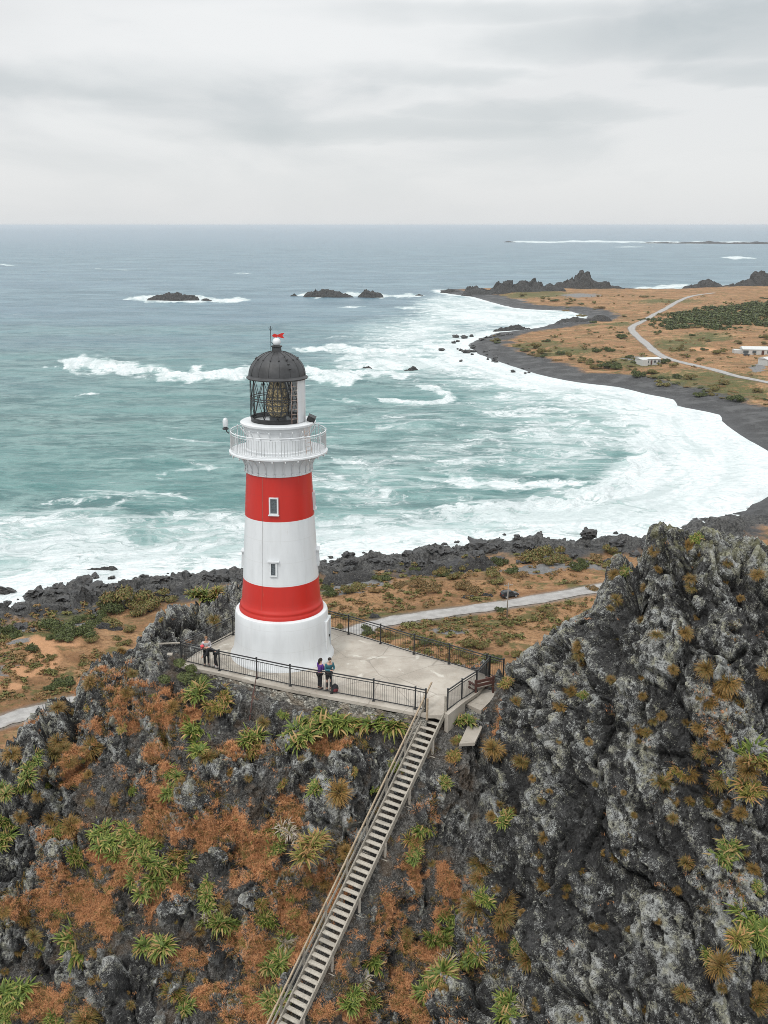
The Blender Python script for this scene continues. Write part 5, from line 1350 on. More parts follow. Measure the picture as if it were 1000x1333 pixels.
r1, _ = house(843, 474, 15, 8, 4.0, R(14), 'white weatherboard bach with a row of dark windows beside the shore road', [(-2.2, 1.8, 1.6, 1.8, 'window'), (.6, 1.5, .3, 3.2, 'door'), (3.2, 2.0, 1.6, 1.8, 'window'), (6.2, 1.6, 1.6, 1.8, 'window')], .8)
MB().box((-5.4, -5.3, 2.2), (4, 2.5, 4.2)).build('porch', M['hwall'], r1)
r2, _ = house(985, 461, 22, 11, 4.0, R(-8), 'long low white house with a pale roof across the road at the right', [(-9, 4, 1.4, 2.2, 'window'), (-3, 3, 1.4, 2.2, 'window'), (3, 2, .3, 3.4, 'door'), (8, 4, 1.4, 2.2, 'window')], 1.8)
MB().box((-13.5, 1, 1.7), (6, 8, 3.4)).build('garage', M['hwall'], r2)
r3, _ = house(1003, 475, 14, 9, 4.4, R(20), 'small white house cut off by the right edge of the picture', [(-4, 2.4, 1.4, 2.0, 'window'), (0, 1.6, .3, 3.2, 'door'), (4, 2.4, 1.4, 2.0, 'window')], 1.4)
q = hit_land(972, 463); car((q.x, q.y, q.z), R(-10), 'dark car parked against the end wall of the long white house', paint('grey_car_paint', (.05, .055, .06), .3, .1))
# ================================================================== PLANTS ON THE HILL
def blade_mesh(name, mat, n, L, w, droop, seed, segs=4, base_r=.06, tilt=(5, 75), stiff=1.0, vfold=.3, fans=1):
    r_ = random.Random(seed); vs, fs, hs, rv = [], [], [], []
    FC = [Vector((0, 0, 0))] + [Vector((math.cos(q_), math.sin(q_), 0)) * r_.uniform(.25, .55) for q_ in [r_.uniform(0, 6.28) for _ in range(fans - 1)]]
    FS = [r_.uniform(.65, 1.0) for _ in FC]
    for i in range(n):
        az = r_.uniform(0, 2 * math.pi); ti = R(tilt[0] + (tilt[1] - tilt[0]) * (i / n) ** .75 + r_.uniform(-8, 8)); fi = i % len(FC); Li = L * FS[fi] * r_.uniform(.45, 1.15); dr = droop * r_.uniform(.5, 1.3)
        o = Vector((math.cos(az), math.sin(az), 0)); sdv = Vector((-o.y, o.x, 0)); p_ = FC[fi] + o * base_r * r_.uniform(0, 1.6) + sdv * base_r * r_.uniform(-1, 1); ang = ti; q = r_.random(); b0 = len(vs)
        for k in range(segs + 1):
            tt = k / segs; wk = w * (1 - tt ** 1.8) * (.7 + .6 * min(1, tt * 3)) * .5 + .001
            up = (o * -math.cos(ang) + Vector((0, 0, math.sin(ang)))) * wk * vfold
            vs += [p_ - sdv * wk + up, p_ + sdv * wk + up]; hs += [tt, tt]; rv += [q, q]
            p_ = p_ + (o * math.sin(ang) + Vector((0, 0, math.cos(ang)))) * Li / segs; ang = min(ang + dr / segs, R(165))
        for k in range(segs): fs.append((b0 + 2 * k, b0 + 2 * k + 1, b0 + 2 * k + 3, b0 + 2 * k + 2))
    me = np_mesh(name, np.array([tuple(v) for v in vs]), np.array(fs), mat, True); attr(me, 'h', np.array(hs)); attr(me, 'rv', np.array(rv)); return me
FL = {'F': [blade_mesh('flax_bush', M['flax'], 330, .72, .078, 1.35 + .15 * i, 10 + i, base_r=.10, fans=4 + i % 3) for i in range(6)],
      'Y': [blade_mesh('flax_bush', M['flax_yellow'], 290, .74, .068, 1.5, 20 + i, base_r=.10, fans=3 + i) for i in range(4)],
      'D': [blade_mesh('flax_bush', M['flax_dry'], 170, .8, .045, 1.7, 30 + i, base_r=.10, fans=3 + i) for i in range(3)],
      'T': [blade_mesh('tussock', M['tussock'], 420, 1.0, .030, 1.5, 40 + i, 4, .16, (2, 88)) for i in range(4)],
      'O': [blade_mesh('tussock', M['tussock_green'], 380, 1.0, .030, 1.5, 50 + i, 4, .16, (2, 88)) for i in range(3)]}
def leaf_clump(name, mat, n, sz, seed, flat=.8, lobes=6, conc=0.0):
    rs_ = np.random.RandomState(seed); L = rs_.normal(0, .42, (lobes, 3)); L[:, 2] = np.abs(L[:, 2]) * .55 + .25; lr = rs_.uniform(.32, .6, lobes)
    k = rs_.randint(0, lobes, n); d = rs_.normal(0, 1, (n, 3)); d /= np.linalg.norm(d, axis=1)[:, None]; d[:, 2] = np.abs(d[:, 2]) * .9 + d[:, 2] * .1
    rad = lr[k] * rs_.uniform(.55, 1.05, n); c = L[k] + d * rad[:, None]; c[:, 2] *= flat; c[:, 2] = np.maximum(c[:, 2], .0)
    a = rs_.normal(0, 1, (n, 3)); a = a - d * (a * d).sum(1)[:, None] * .6; a /= np.linalg.norm(a, axis=1)[:, None]; b_ = np.cross(d, a) + rs_.normal(0, .25, (n, 3)); b_ /= np.linalg.norm(b_, axis=1)[:, None]
    s_ = sz * rs_.uniform(.6, 1.3, n)[:, None]
    v = np.stack([c - a * s_, c + b_ * s_ * .6, c + a * s_ + d * s_ * .5, c - b_ * s_ * .6], 1).reshape(-1, 3)
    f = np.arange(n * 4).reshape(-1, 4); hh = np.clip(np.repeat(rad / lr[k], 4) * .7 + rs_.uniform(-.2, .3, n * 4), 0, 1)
    me = np_mesh(name, v, f, mat, False); attr(me, 'h', hh); attr(me, 'rv', np.repeat(rs_.uniform(0, 1, n), 4)); return me
BU = {'G': [leaf_clump('shrub', M['bush'], 2200, .075, 60 + i) for i in range(4)],
      'V': [leaf_clump('shrub', M['bush_olive'], 2200, .075, 70 + i) for i in range(4)],
      'N': [leaf_clump('shrub', M['bush_tan'], 2000, .07, 80 + i, .65) for i in range(3)]}
FL['B'] = [leaf_clump('shrub', M['bush'], 2600, .07, 66)]
hp = """270,776,21,F;283,770,14,Y;246,881,19,B;224,918,13,T;216,960,20,O;118,886,11,T;76,920,11,T;76,962,15,T;68,980,15,O;122,970,17,T;16,980,12,T;44,990,15,F;260,902,18,F;276,918,12,Y;256,946,16,F;260,972,16,F;270,984,16,O;292,904,14,Y;336,956,18,F;330,972,14,Y;390,954,20,F;410,940,16,F;368,930,7,F;158,846,9,T;164,900,10,T;172,876,9,O;428,932,22,F;461,935,21,F;440,948,14,Y;500,932,26,F;522,938,18,F;482,936,18,Y;602,936,12,F;659,887,8,Y;642,972,14,T;590,980,9,Y
410,1027,14,F;442,1027,19,T;352,1080,16,F;368,1076,18,D;359,1100,12,F;403,1101,22,Y;390,1086,14,D;450,1106,13,T;423,1144,11,T;369,1238,22,F;376,1222,14,D;356,1246,16,F;366,1296,18,F;346,1196,13,F;340,1178,11,Y;549,1075,14,F;540,1094,13,Y;535,1111,12,F;575,1018,9,F;587,986,9,T;483,1244,14,F;473,1270,18,D;460,1300,16,F;476,1306,14,F;578,1190,14,F;586,1208,18,F;570,1222,16,F;570,1268,24,F;578,1252,18,D;560,1286,18,F;531,1234,10,Y;515,997,9,F;371,1018,8,Y
8,1028,14,F;40,1004,15,F;34,1026,13,F;12,1084,18,F;4,1068,12,F;26,1062,9,T;66,1064,14,T;74,1080,12,F;94,1072,14,T;104,1116,18,F;92,1108,12,F;136,1088,17,F;166,1084,18,F;182,1092,17,F;198,1100,15,F;178,1110,17,F;196,1122,17,F;206,1136,15,F;190,1146,17,F;178,1132,14,F;208,1156,13,F;152,1104,14,F;228,1112,16,Y;238,1124,13,F;222,1004,14,F;226,1030,13,F;116,1006,8,T;90,990,10,T;50,1034,9,T;84,972,9,O;270,1152,14,F;268,1170,14,F;284,1196,20,F;276,1184,14,D;294,1200,15,F;98,1228,20,F;206,1226,23,F;228,1294,17,Y;242,1300,13,F;344,1188,12,F;28,1192,14,T;44,1218,9,O;6,1184,11,T;20,1284,20,F;14,1300,16,F;112,1324,18,O;4,1322,14,F;72,1330,12,F;300,1004,6,T;150,1040,6,T
896,708,11,T;910,702,9,F;800,746,9,T;814,742,7,F;856,740,7,T;986,746,10,T;836,806,7,T;892,822,10,T;754,838,11,T;756,848,9,O;876,870,8,T;920,868,14,T;948,884,19,T;938,900,14,T;926,914,11,T;966,916,12,T;998,870,13,T;744,898,10,T;730,918,10,T;760,906,7,F;672,912,9,O;678,990,10,O;862,930,7,T;836,904,6,T;834,880,6,T;910,944,11,T;942,950,13,T;968,976,24,F;984,990,20,Y;912,972,12,O;934,968,10,T
860,1016,15,O;872,1006,8,Y;896,1008,14,T;884,1004,9,Y;938,1012,15,O;976,1000,16,T;984,1024,18,Y;964,1056,10,T;948,1104,16,F;894,1122,11,O;972,1196,22,F;984,1212,20,F;960,1214,18,Y;940,1252,22,T;928,1240,12,F;890,1288,13,O;984,1304,20,O;990,1286,14,T;656,1068,14,F;664,1054,9,T;710,1088,9,T;626,1124,16,O;624,1140,14,O;620,1180,18,O;634,1172,13,F;656,1188,19,O;662,1172,14,T;672,1226,10,F;688,1244,19,O;616,1236,16,F;606,1252,12,F;668,1296,18,F;660,1312,18,F;680,1310,14,D;800,1114,8,O;740,1150,8,O;706,1150,9,T;758,1132,7,O;820,1210,5,O;984,1152,9,F;980,1130,9,T;876,1064,7,O;920,1044,9,O;996,1240,14,F;934,1058,6,T;706,1130,7,T;1012,1180,18,F;652,1210,12,T;640,1060,7,T;812,740,5,T;968,990,9,T;704,1040,6,O;774,1020,5,O;812,1030,5,T;730,1240,5,T;825,1060,5,O"""
REG = [('on the brow of the crag', lambda x, y: x > 690 and y < 790), ('on the upper face of the crag', lambda x, y: x > 690 and y < 860), ('on the right side of the crag halfway up', lambda x, y: x > 850 and y < 960),
       ('near the right edge of the crag', lambda x, y: x > 850 and y < 1090), ('low on the crag at the right edge', lambda x, y: x > 850), ('in the middle of the crag face', lambda x, y: x > 690 and y < 1090), ('low in the middle of the crag', lambda x, y: x > 690),
       ('where the crag meets the landing', lambda x, y: x > 585 and y < 1010), ('on the left foot of the crag', lambda x, y: x > 600), ('in the gully right of the stairs', lambda x, y: x > np.interp(y, [931, 1333], [580, 400])),
       ('above the left fence behind the rock', lambda x, y: y < 820), ('under the stone wall', lambda x, y: x > 350 and y < 965), ('beside the upper stairs', lambda x, y: x > 350 and y < 1060), ('left of the middle stairs', lambda x, y: x > 330 and y < 1160),
       ('left of the lower stairs', lambda x, y: x > 325), ('below the left fence corner', lambda x, y: x > 190 and y < 1010), ('on the left spur', lambda x, y: y < 945), ('on the dark rock at the left edge', lambda x, y: x < 128 and y < 1050), ('at the left edge of the slope', lambda x, y: x < 112 and y < 1150),
       ('in the big green patch', lambda x, y: y < 1170 and x < 250), ('on the open orange slope', lambda x, y: x > 90 and y < 1250), ('in the bottom left corner', lambda x, y: True)]
KN = {'F': ('flax_bush', 'green flax', 'flax'), 'Y': ('flax_bush', 'yellowing flax', 'flax'), 'D': ('flax_bush', 'half-dead straw-coloured flax', 'flax'), 'T': ('tussock', 'orange-brown tussock', 'tussock'), 'O': ('tussock', 'olive-brown tussock', 'tussock'), 'B': ('shrub', 'dark leafy bush', 'shrub')}
ORD = ['topmost', 'second from the top', 'third from the top', 'fourth from the top', 'fifth from the top', 'sixth from the top', 'seventh from the top', 'eighth from the top', 'ninth from the top', 'tenth from the top', 'eleventh from the top', 'twelfth from the top', 'thirteenth from the top', 'fourteenth from the top', 'fifteenth from the top', 'sixteenth from the top']
plants = [tuple(v if i == 3 else float(v) for i, v in enumerate(s_.split(','))) for ln_ in hp.split('\n') for s_ in ln_.split(';') if s_]
groups_ = {}
for pi, (x_, y_, r_, k_) in enumerate(plants):
    reg = next(n_ for n_, f_ in REG if f_(x_, y_)); groups_.setdefault((reg, k_), []).append((y_, x_, pi))
labels_ = {}
for (reg, k_), L in groups_.items():
    L.sort()
    for i, (y_, x_, pi) in enumerate(L):
        big = 'large' if plants[pi][2] >= 19 else ('small' if plants[pi][2] <= 9 else 'bushy')
        labels_[pi] = '%s %s %s%s' % (big, KN[k_][1], reg, '' if len(L) == 1 else (', ' + (ORD[i] if i < len(L) - 1 or len(L) < 3 else 'lowest')))
for pi, (x_, y_, r_, k_) in enumerate(plants):
    h_, nrm_ = hit_hill(x_, y_ + r_ * .25)
    if h_ is None: continue
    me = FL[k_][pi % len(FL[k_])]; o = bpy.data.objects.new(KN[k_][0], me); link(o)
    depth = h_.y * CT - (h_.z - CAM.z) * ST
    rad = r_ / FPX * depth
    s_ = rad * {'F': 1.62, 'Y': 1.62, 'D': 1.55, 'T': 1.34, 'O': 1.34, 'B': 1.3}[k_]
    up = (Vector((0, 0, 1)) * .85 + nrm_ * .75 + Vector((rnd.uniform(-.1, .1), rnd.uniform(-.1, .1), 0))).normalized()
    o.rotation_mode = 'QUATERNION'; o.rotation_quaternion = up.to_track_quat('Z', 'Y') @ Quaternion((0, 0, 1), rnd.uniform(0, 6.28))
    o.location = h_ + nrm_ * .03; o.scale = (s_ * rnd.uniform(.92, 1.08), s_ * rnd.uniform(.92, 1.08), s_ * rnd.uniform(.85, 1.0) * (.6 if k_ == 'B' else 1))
    tag(o, labels_[pi], KN[k_][2], 'flax clumps on the hill' if k_ in 'FYD' else ('tussocks on the hill' if k_ in 'TO' else None))

# small tufts nobody could tell apart
rt = random.Random(77); n_ = 0
while n_ < 175:
    x_, y_ = rt.uniform(0, 1000), rt.uniform(700, 1325)
    h_, nrm_ = hit_hill(x_, y_)
    if h_ is None or h_.y > 58 or float(line_d(np.array([h_.x]), np.array([h_.y]), [(S_TOP.x, S_TOP.y), (S_END.x, S_END.y)])[0][0]) < .9: continue
    if float(poly_sd(np.array([h_.x]), np.array([h_.y]), plat)[0]) > -.6: continue
    if min(math.hypot(x_ - q_[0], y_ - q_[1]) for q_ in plants) < 13: continue
    if x_ > 600 and rt.random() < .45: continue
    k_ = rt.choice('OTOTFYO' if x_ < 600 else 'OTTO'); r_ = rt.uniform(3.5, 8.5)
    o = bpy.data.objects.new(KN[k_][0], FL[k_][n_ % len(FL[k_])]); link(o)
    s_ = r_ / FPX * (h_.y * CT - (h_.z - CAM.z) * ST) * 1.35
    up = (Vector((0, 0, 1)) * .8 + nrm_ * .8).normalized(); o.rotation_mode = 'QUATERNION'; o.rotation_quaternion = up.to_track_quat('Z', 'Y') @ Quaternion((0, 0, 1), rt.uniform(0, 6.28))
    o.location = h_ - nrm_ * .03; o.scale = (s_, s_, s_ * rt.uniform(.7, 1.0))
    crg = x_ > 600
    tag(o, ('small olive-brown or orange tussock tuft dotted on the %s' if k_ in 'TO' else 'small green flax seedling dotted on the %s') % ('bare crag face' if crg else 'slope around the stairs'), 'tussock' if k_ in 'TO' else 'flax', ('small tufts on the crag' if crg else 'small tufts on the slope')); n_ += 1
# loose low herbage between the clumps: one mass nobody could count
gmask = (sstep(.30, .7, blob + .6 * fbm(X * .7, Y * .7, Z * .7, 4, 120)) * (.25 + .75 * (1 - crag)) * (pd < -.5) * sstep(.2, .6, s_d) * okm * cell).ravel()
idx = rs.choice(len(gmask), 2600, p=gmask / gmask.sum())
o = stuff_blades('low_herbage', *blades(vflat[idx], N.reshape(-1, 3)[idx], 12, .26, .016, .08, .9, rs), M['tussock_green'])
tag(o, 'low olive green and brown herbage scattered between the rocks', 'herbage', kind='stuff')
# stones lying on the soil
def rock_mesh(name, mat, seed, sub=3, flat=.75, amp=.5):
    import bmesh
    bm = bmesh.new(); bmesh.ops.create_icosphere(bm, subdivisions=sub, radius=1); v = np.array([tuple(q.co) for q in bm.verts]); f = np.array([[q.index for q in fa.verts] for fa in bm.faces]); bm.free()
    b_, e_ = blocks(v[:, 0] * 1.3 + seed * 3.1, v[:, 1] * 1.3, v[:, 2] * 1.3, seed, 1.8); b2_, _ = blocks(v[:, 0] * 3 + seed, v[:, 1] * 3, v[:, 2] * 3, seed + 9, 1.5)
    s_ = 1 + amp * b_ + amp * .35 * b2_; v = v * s_[:, None]; v[:, 2] *= flat
    return np_mesh(name, v, f, mat, False)
# ================================================================== SHRUBS ON THE FLAT
sh = """80,815,16,G;60,812,10,G;90,826,14,G;112,820,14,G;74,826,10,G;132,802,10,G;158,783,20,V;146,792,14,G;178,786,14,V;200,784,18,V;186,796,12,V;216,778,12,V;40,844,8,G;82,888,13,G;66,894,8,G;160,836,9,V;102,806,8,G;8,822,12,G;18,828,8,G;128,808,8,G;148,812,12,V;166,820,9,V;122,834,8,V;62,858,7,V
430,771,9,G;452,767,10,V;470,764,9,V;500,752,8,G;575,745,10,V;588,752,9,V;600,762,9,N;616,768,9,N;640,746,10,V;646,758,9,V;664,742,9,G;690,728,15,V;706,722,15,V;718,732,12,V;730,728,9,V;752,738,9,G;760,734,7,G;778,724,9,N;792,718,9,V;770,766,6,N;736,724,8,N;562,764,12,N;545,760,10,N;652,794,6,G;705,794,5,V;610,836,11,V;630,842,9,V;652,836,7,V;560,836,9,G;544,828,9,V;600,852,10,V;500,826,7,V;480,822,8,G;442,818,7,V;470,834,8,V;580,748,7,G;626,736,8,V;676,748,7,N;660,772,4,G;640,856,10,G;672,852,8,V;620,812,6,V;566,812,5,V;720,796,5,N;716,802,6,V;660,812,6,V;506,776,6,V;486,768,7,N;520,760,8,N;540,742,7,G;604,740,8,V;650,732,8,G;790,736,6,V
809,438,6,G;776,457,5,G;793,456,5,G;705,458,6,V;714,443,4,G;729,460,5,G;789,477,7,G;804,478,7,G;828,471,5,G;863,471,7,G;885,454,5,V;857,433,4,G;742,462,5,V;696,452,6,V;756,470,5,V;818,465,5,G;875,476,6,V;900,492,7,V;862,500,7,V;930,506,7,V;848,484,6,V;912,514,7,G;960,520,8,G;985,508,7,V;880,490,6,G;940,498,6,V;830,488,7,G;772,478,5,V;708,388,4,V;682,384,4,V;746,391,3,V;690,424,4,G;1000,440,6,V;960,446,5,V;935,458,6,V;910,468,5,V;900,436,4,G"""
rowsh = [tuple(v if i == 3 else float(v) for i, v in enumerate(s_.split(','))) for ln_ in sh.split('\n') for s_ in ln_.split(';') if s_]
SK = {'G': 'dark green', 'V': 'olive green', 'N': 'tan brown'}
SR = [('on the far flats left of the shore road', lambda x, y: y < 520 and x < 770), ('on the far flats around the white bach', lambda x, y: y < 520 and x < 880), ('below the far road at the right', lambda x, y: y < 530),
      ('on the shore left of the rocky knob', lambda x, y: x < 140 and y < 835), ('on the bank beside the rocky knob', lambda x, y: x < 260 and y < 815), ('beside the orange track at the left', lambda x, y: x < 260),
      ('beside the shore boulders right of the tower', lambda x, y: x < 560 and y < 800), ('between the boulders and the parked car', lambda x, y: x < 655 and y < 780), ('beyond the parked car towards the surf', lambda x, y: y < 775),
      ('just behind the far railing', lambda x, y: x < 600), ('on the orange grass between road and crag', lambda x, y: True)]
gs_ = {}
for si, (x_, y_, r_, k_) in enumerate(rowsh):
    reg = next(n_ for n_, f_ in SR if f_(x_, y_)); gs_.setdefault((reg, k_), []).append((x_, y_, si))
ORL = [o_.replace('topmost', 'leftmost').replace('top', 'left') for o_ in ORD]; sl_ = {}
for (reg, k_), L in gs_.items():
    L.sort()
    for i, (x_, y_, si) in enumerate(L): sl_[si] = '%s shrub %s%s' % (SK[k_], reg, '' if len(L) == 1 else (', ' + ORL[min(i, 15)]))
for si, (x_, y_, r_, k_) in enumerate(rowsh):
    q = hit_land(x_, y_ + r_ * .35)
    if q is None: continue
    o = bpy.data.objects.new('shrub', BU[k_][si % len(BU[k_])]); link(o); depth = q.y * CT - (q.z - CAM.z) * ST; s_ = r_ / FPX * depth * 1.12
    o.location = (q.x, q.y, q.z - .12 * s_); o.rotation_euler = (0, 0, rnd.uniform(0, 6.28)); o.scale = (s_ * rnd.uniform(.9, 1.25), s_ * rnd.uniform(.9, 1.25), s_ * rnd.uniform(.95, 1.4))
    tag(o, sl_[si], 'shrub', 'shrubs on the coastal flat')
# low bushes fringing the top of the far beach and dotted over the far flat
rf = random.Random(31)
for i in range(130):
    if i < 80:
        x_ = rf.uniform(640, 1000); y_ = float(np.interp(x_, [640, 700, 760, 840, 900, 1000], [447, 463, 473, 489, 508, 532])) + rf.triangular(-16, 3, -2)
    else:
        x_ = rf.uniform(700, 1000); y_ = rf.uniform(384, 470)
    q = hit_land(x_, y_)
    if q is None or min(float(line_d(np.array([q.x]), np.array([q.y]), road_far)[0][0]), 99) < 9: continue
    k_ = rf.choice('GVVN'); o = bpy.data.objects.new('shrub', BU[k_][i % len(BU[k_])]); link(o)
    s_ = rf.uniform(1.6, 4.4) / FPX * (q.y * CT - (q.z - CAM.z) * ST) * 1.2
    o.location = (q.x, q.y, q.z - .1 * s_); o.rotation_euler = (0, 0, rf.uniform(0, 6.28)); o.scale = (s_ * rf.uniform(1, 1.8), s_ * rf.uniform(.9, 1.3), s_ * rf.uniform(.6, 1.0))
    tag(o, 'low bush among many fringing the grey beach below the far road' if i < 80 else 'tiny bush dotted on the orange far flat beside the winding road', 'shrub', 'low bushes above the far beach' if i < 80 else 'tiny bushes on the far flat')
# tufts and low growth over the flat as one mass
rs = np.random.RandomState(12)
pts_ = []
for _ in range(9000):
    x_ = rs.uniform(-40, 1040); y_ = rs.choice([rs.uniform(385, 530), rs.uniform(715, 880), rs.uniform(780, 960)])
    if y_ > 780 and 140 < x_ < 400: continue
    q = G(x_, y_, LZ); pts_.append((q.x, q.y))
pts_ = np.array(pts_); hL, sdL, rdL, _ = land_height(pts_[:, 0], pts_[:, 1])
dist_ = np.hypot(pts_[:, 0], pts_[:, 1]); ok = (sdL > np.where(dist_ > 360, 58, 16)) & (rdL > 5) & (fbm(pts_[:, 0] * .03, pts_[:, 1] * .03, 0, 3, 44) > -.12)
pts_ = pts_[ok]; hL = hL[ok]; dist_ = dist_[ok]
def scatter_clumps(name, pts, zs, sizes, proto, mat, rs):
    n = len(proto[0]); P0 = proto[0]; k = len(pts)
    an = rs.uniform(0, 6.28, k); sc_ = sizes; ca_, sa_ = np.cos(an), np.sin(an)
    v = np.empty((k, n, 3)); v[..., 0] = (P0[:, 0] * ca_[:, None] - P0[:, 1] * sa_[:, None]) * sc_[:, None] + pts[:, 0:1]
    v[..., 1] = (P0[:, 0] * sa_[:, None] + P0[:, 1] * ca_[:, None]) * sc_[:, None] + pts[:, 1:2]
    v[..., 2] = P0[:, 2] * sc_[:, None] * rs.uniform(.6, 1.0, (k, 1)) + zs[:, None]
    f = (np.arange(k)[:, None, None] * n + proto[1][None]).reshape(-1, 4)
    me = np_mesh(name, v.reshape(-1, 3), f, mat, False); attr(me, 'h', np.tile(proto[2], k)); attr(me, 'rv', np.clip(np.tile(proto[3], k) * .5 + np.repeat(rs.uniform(0, .6, k), n), 0, 1))
    o = bpy.data.objects.new(name, me); return link(o)
def proto_arrays(me):
    v = np.zeros(len(me.vertices) * 3); me.vertices.foreach_get('co', v); f = np.zeros(len(me.loops), int); me.loops.foreach_get('vertex_index', f)
    h = np.zeros(len(me.vertices)); me.attributes['h'].data.foreach_get('value', h); r_ = np.zeros(len(me.vertices)); me.attributes['rv'].data.foreach_get('value', r_)
    return v.reshape(-1, 3), f.reshape(-1, 4), h, r_
sm = proto_arrays(leaf_clump('tuft', M['bush_tan'], 60, .26, 5)); 
sel = rs.uniform(0, 1, len(pts_)) < .62
o = scatter_clumps('coarse_grass', pts_[sel], hL[sel] - .05, rs.uniform(.25, .8, sel.sum()) * (1 + dist_[sel] / 600), sm, M['bush_tan'], rs); tag(o, 'coarse tan tufts of grass all over the coastal flat', 'grass', kind='stuff')
o = scatter_clumps('low_scrub', pts_[~sel], hL[~sel] - .05, rs.uniform(.3, 1.1, (~sel).sum()) * (1 + dist_[~sel] / 500), sm, M['bush_olive'], rs); tag(o, 'low olive scrub dotted over the coastal flat', 'scrub', kind='stuff')
# the dark scrub wood on the far flat
fp_ = [(836, 416), (860, 409), (900, 403), (950, 398), (1000, 393), (1100, 386), (1180, 384), (1180, 438), (1080, 434), (1000, 428), (940, 431), (890, 432), (850, 428), (838, 422)]
fw = [(G(a_, b_, LZ).x, G(a_, b_, LZ).y) for a_, b_ in fp_]
xs = np.array([q[0] for q in fw]); ys = np.array([q[1] for q in fw]); c_ = np.c_[rs.uniform(xs.min(), xs.max(), 6000), rs.uniform(ys.min(), ys.max(), 6000)]
dd = poly_sd(c_[:, 0], c_[:, 1], fw) + 22 * fbm(c_[:, 0] * .02, c_[:, 1] * .02, 0, 3, 3); c_ = c_[dd > 2][:1900]; dd = dd[dd > 2][:1900]
hh_, _, _, _ = land_height(c_[:, 0], c_[:, 1])
sm2 = proto_arrays(leaf_clump('crown', M['bush'], 120, .22, 15))
o = scatter_clumps('scrub_wood', c_, hh_ - .4, rs.uniform(3.2, 6.5, len(c_)) * np.clip(dd / 20, .45, 1), sm2, M['bush'], rs); tag(o, 'dense dark evergreen scrub covering the far flat inland of the road', 'wood', kind='stuff')

# ================================================================== ROCKS OF THE SHORE
BM = [rock_mesh('boulder', M['boulder'], 3 + i, 3, .7 + .08 * (i % 3), .55) for i in range(7)]
BM = [m_ for m_ in BM]
def boulder(x_, y_, r_, z_=None, label=None, group='dark boulders along the near shore', sink=.25, mesh=None):
    q = G(x_, y_, 0); zl = drop_land(q.x, q.y); q = G(x_, y_, max(0, min(zl, 6)) if z_ is None else z_)
    zb = max(0.0, drop_land(q.x, q.y)) if z_ is None else z_
    o = bpy.data.objects.new('boulder', mesh or BM[rnd.randrange(7)]); link(o); depth = q.y * CT - (q.z - CAM.z) * ST; s_ = r_ / FPX * depth
    o.location = (q.x, q.y, zb + s_ * (.45 - sink)); o.rotation_euler = (rnd.uniform(-.3, .3), rnd.uniform(-.3, .3), rnd.uniform(0, 6.28)); o.scale = (s_ * rnd.uniform(.8, 1.25), s_ * rnd.uniform(.8, 1.25), s_ * rnd.uniform(.65, 1.05))
    tag(o, label, 'boulder', group); return o
special = [(105, 764, 12, 'big dark block of rock at the water edge left of the tower'), (124, 770, 9, 'dark boulder leaning right against the big block'), (186, 758, 9, 'rounded boulder in the surf left of the knob'), (208, 766, 9, 'dark boulder at the surf edge just above the olive bushes'),
           (240, 750, 8, 'lone black rock amid the foam just left of the tower'), (45, 775, 10, 'flat dark boulder on the left of the shore'), (6, 771, 9, 'boulder awash at the far left edge'), (83, 785, 9, 'boulder second nearest the big block on its left'),
           (124, 752, 5, 'small rock just behind the big block'), (290, 722 + 35, 12, 'black rock half hidden behind the tower'), (622, 718, 14, 'highest black rock pile in the middle of the near shore'), (570, 727, 10, 'black boulder left of the highest pile'), (690, 716, 8, 'dark boulder right of the olive shrubs at the surf'), (765, 716, 9, 'boulder near the crag on the shingle'), (802, 716, 10, 'last big boulder beside the crag')]
for x_, y_, r_, lb in special: boulder(x_, y_, r_, label=lb)
for lo_, hi_, n_, w_ in ((-20, 315, 108, 26), (415, 850, 122, 20)):
    for _ in range(n_):
        x_ = rnd.uniform(lo_, hi_); yc = float(np.interp(x_, [c[0] for c in coast_px[:29]], [c[1] for c in coast_px[:29]])); off_ = rnd.triangular(-16, w_ * 1.3, 4)
        boulder(x_, yc + off_ * (1.35 if off_ < 0 and x_ < 320 else 1), rnd.uniform(1.6, 6.0) * (1.25 if off_ > 0 else .75), label='dark wet boulder among many others along the near shore')
for _ in range(34):
    x_ = rnd.uniform(590, 700); y_ = float(np.interp(x_, [570, 605, 640, 700], [440, 455, 466, 485])) + rnd.uniform(-8, 4)
    boulder(x_, y_, rnd.uniform(1.2, 3.4), .2, label='small black rock scattered in the surf off the grey beach', group='rocks in the surf off the beach')
for x_, y_, r_ in [(594, 439, 4), (604, 440, 4), (614, 438, 3), (650, 440, 6), (636, 441, 5), (628, 444, 4), (662, 438, 5), (575, 456, 3), (606, 459, 4), (616, 458, 3), (600, 470, 2), (668, 484, 3), (684, 486, 2)]:
    boulder(x_, y_, r_, .3, label='small black rock scattered in the surf off the grey beach', group='rocks in the surf off the beach')

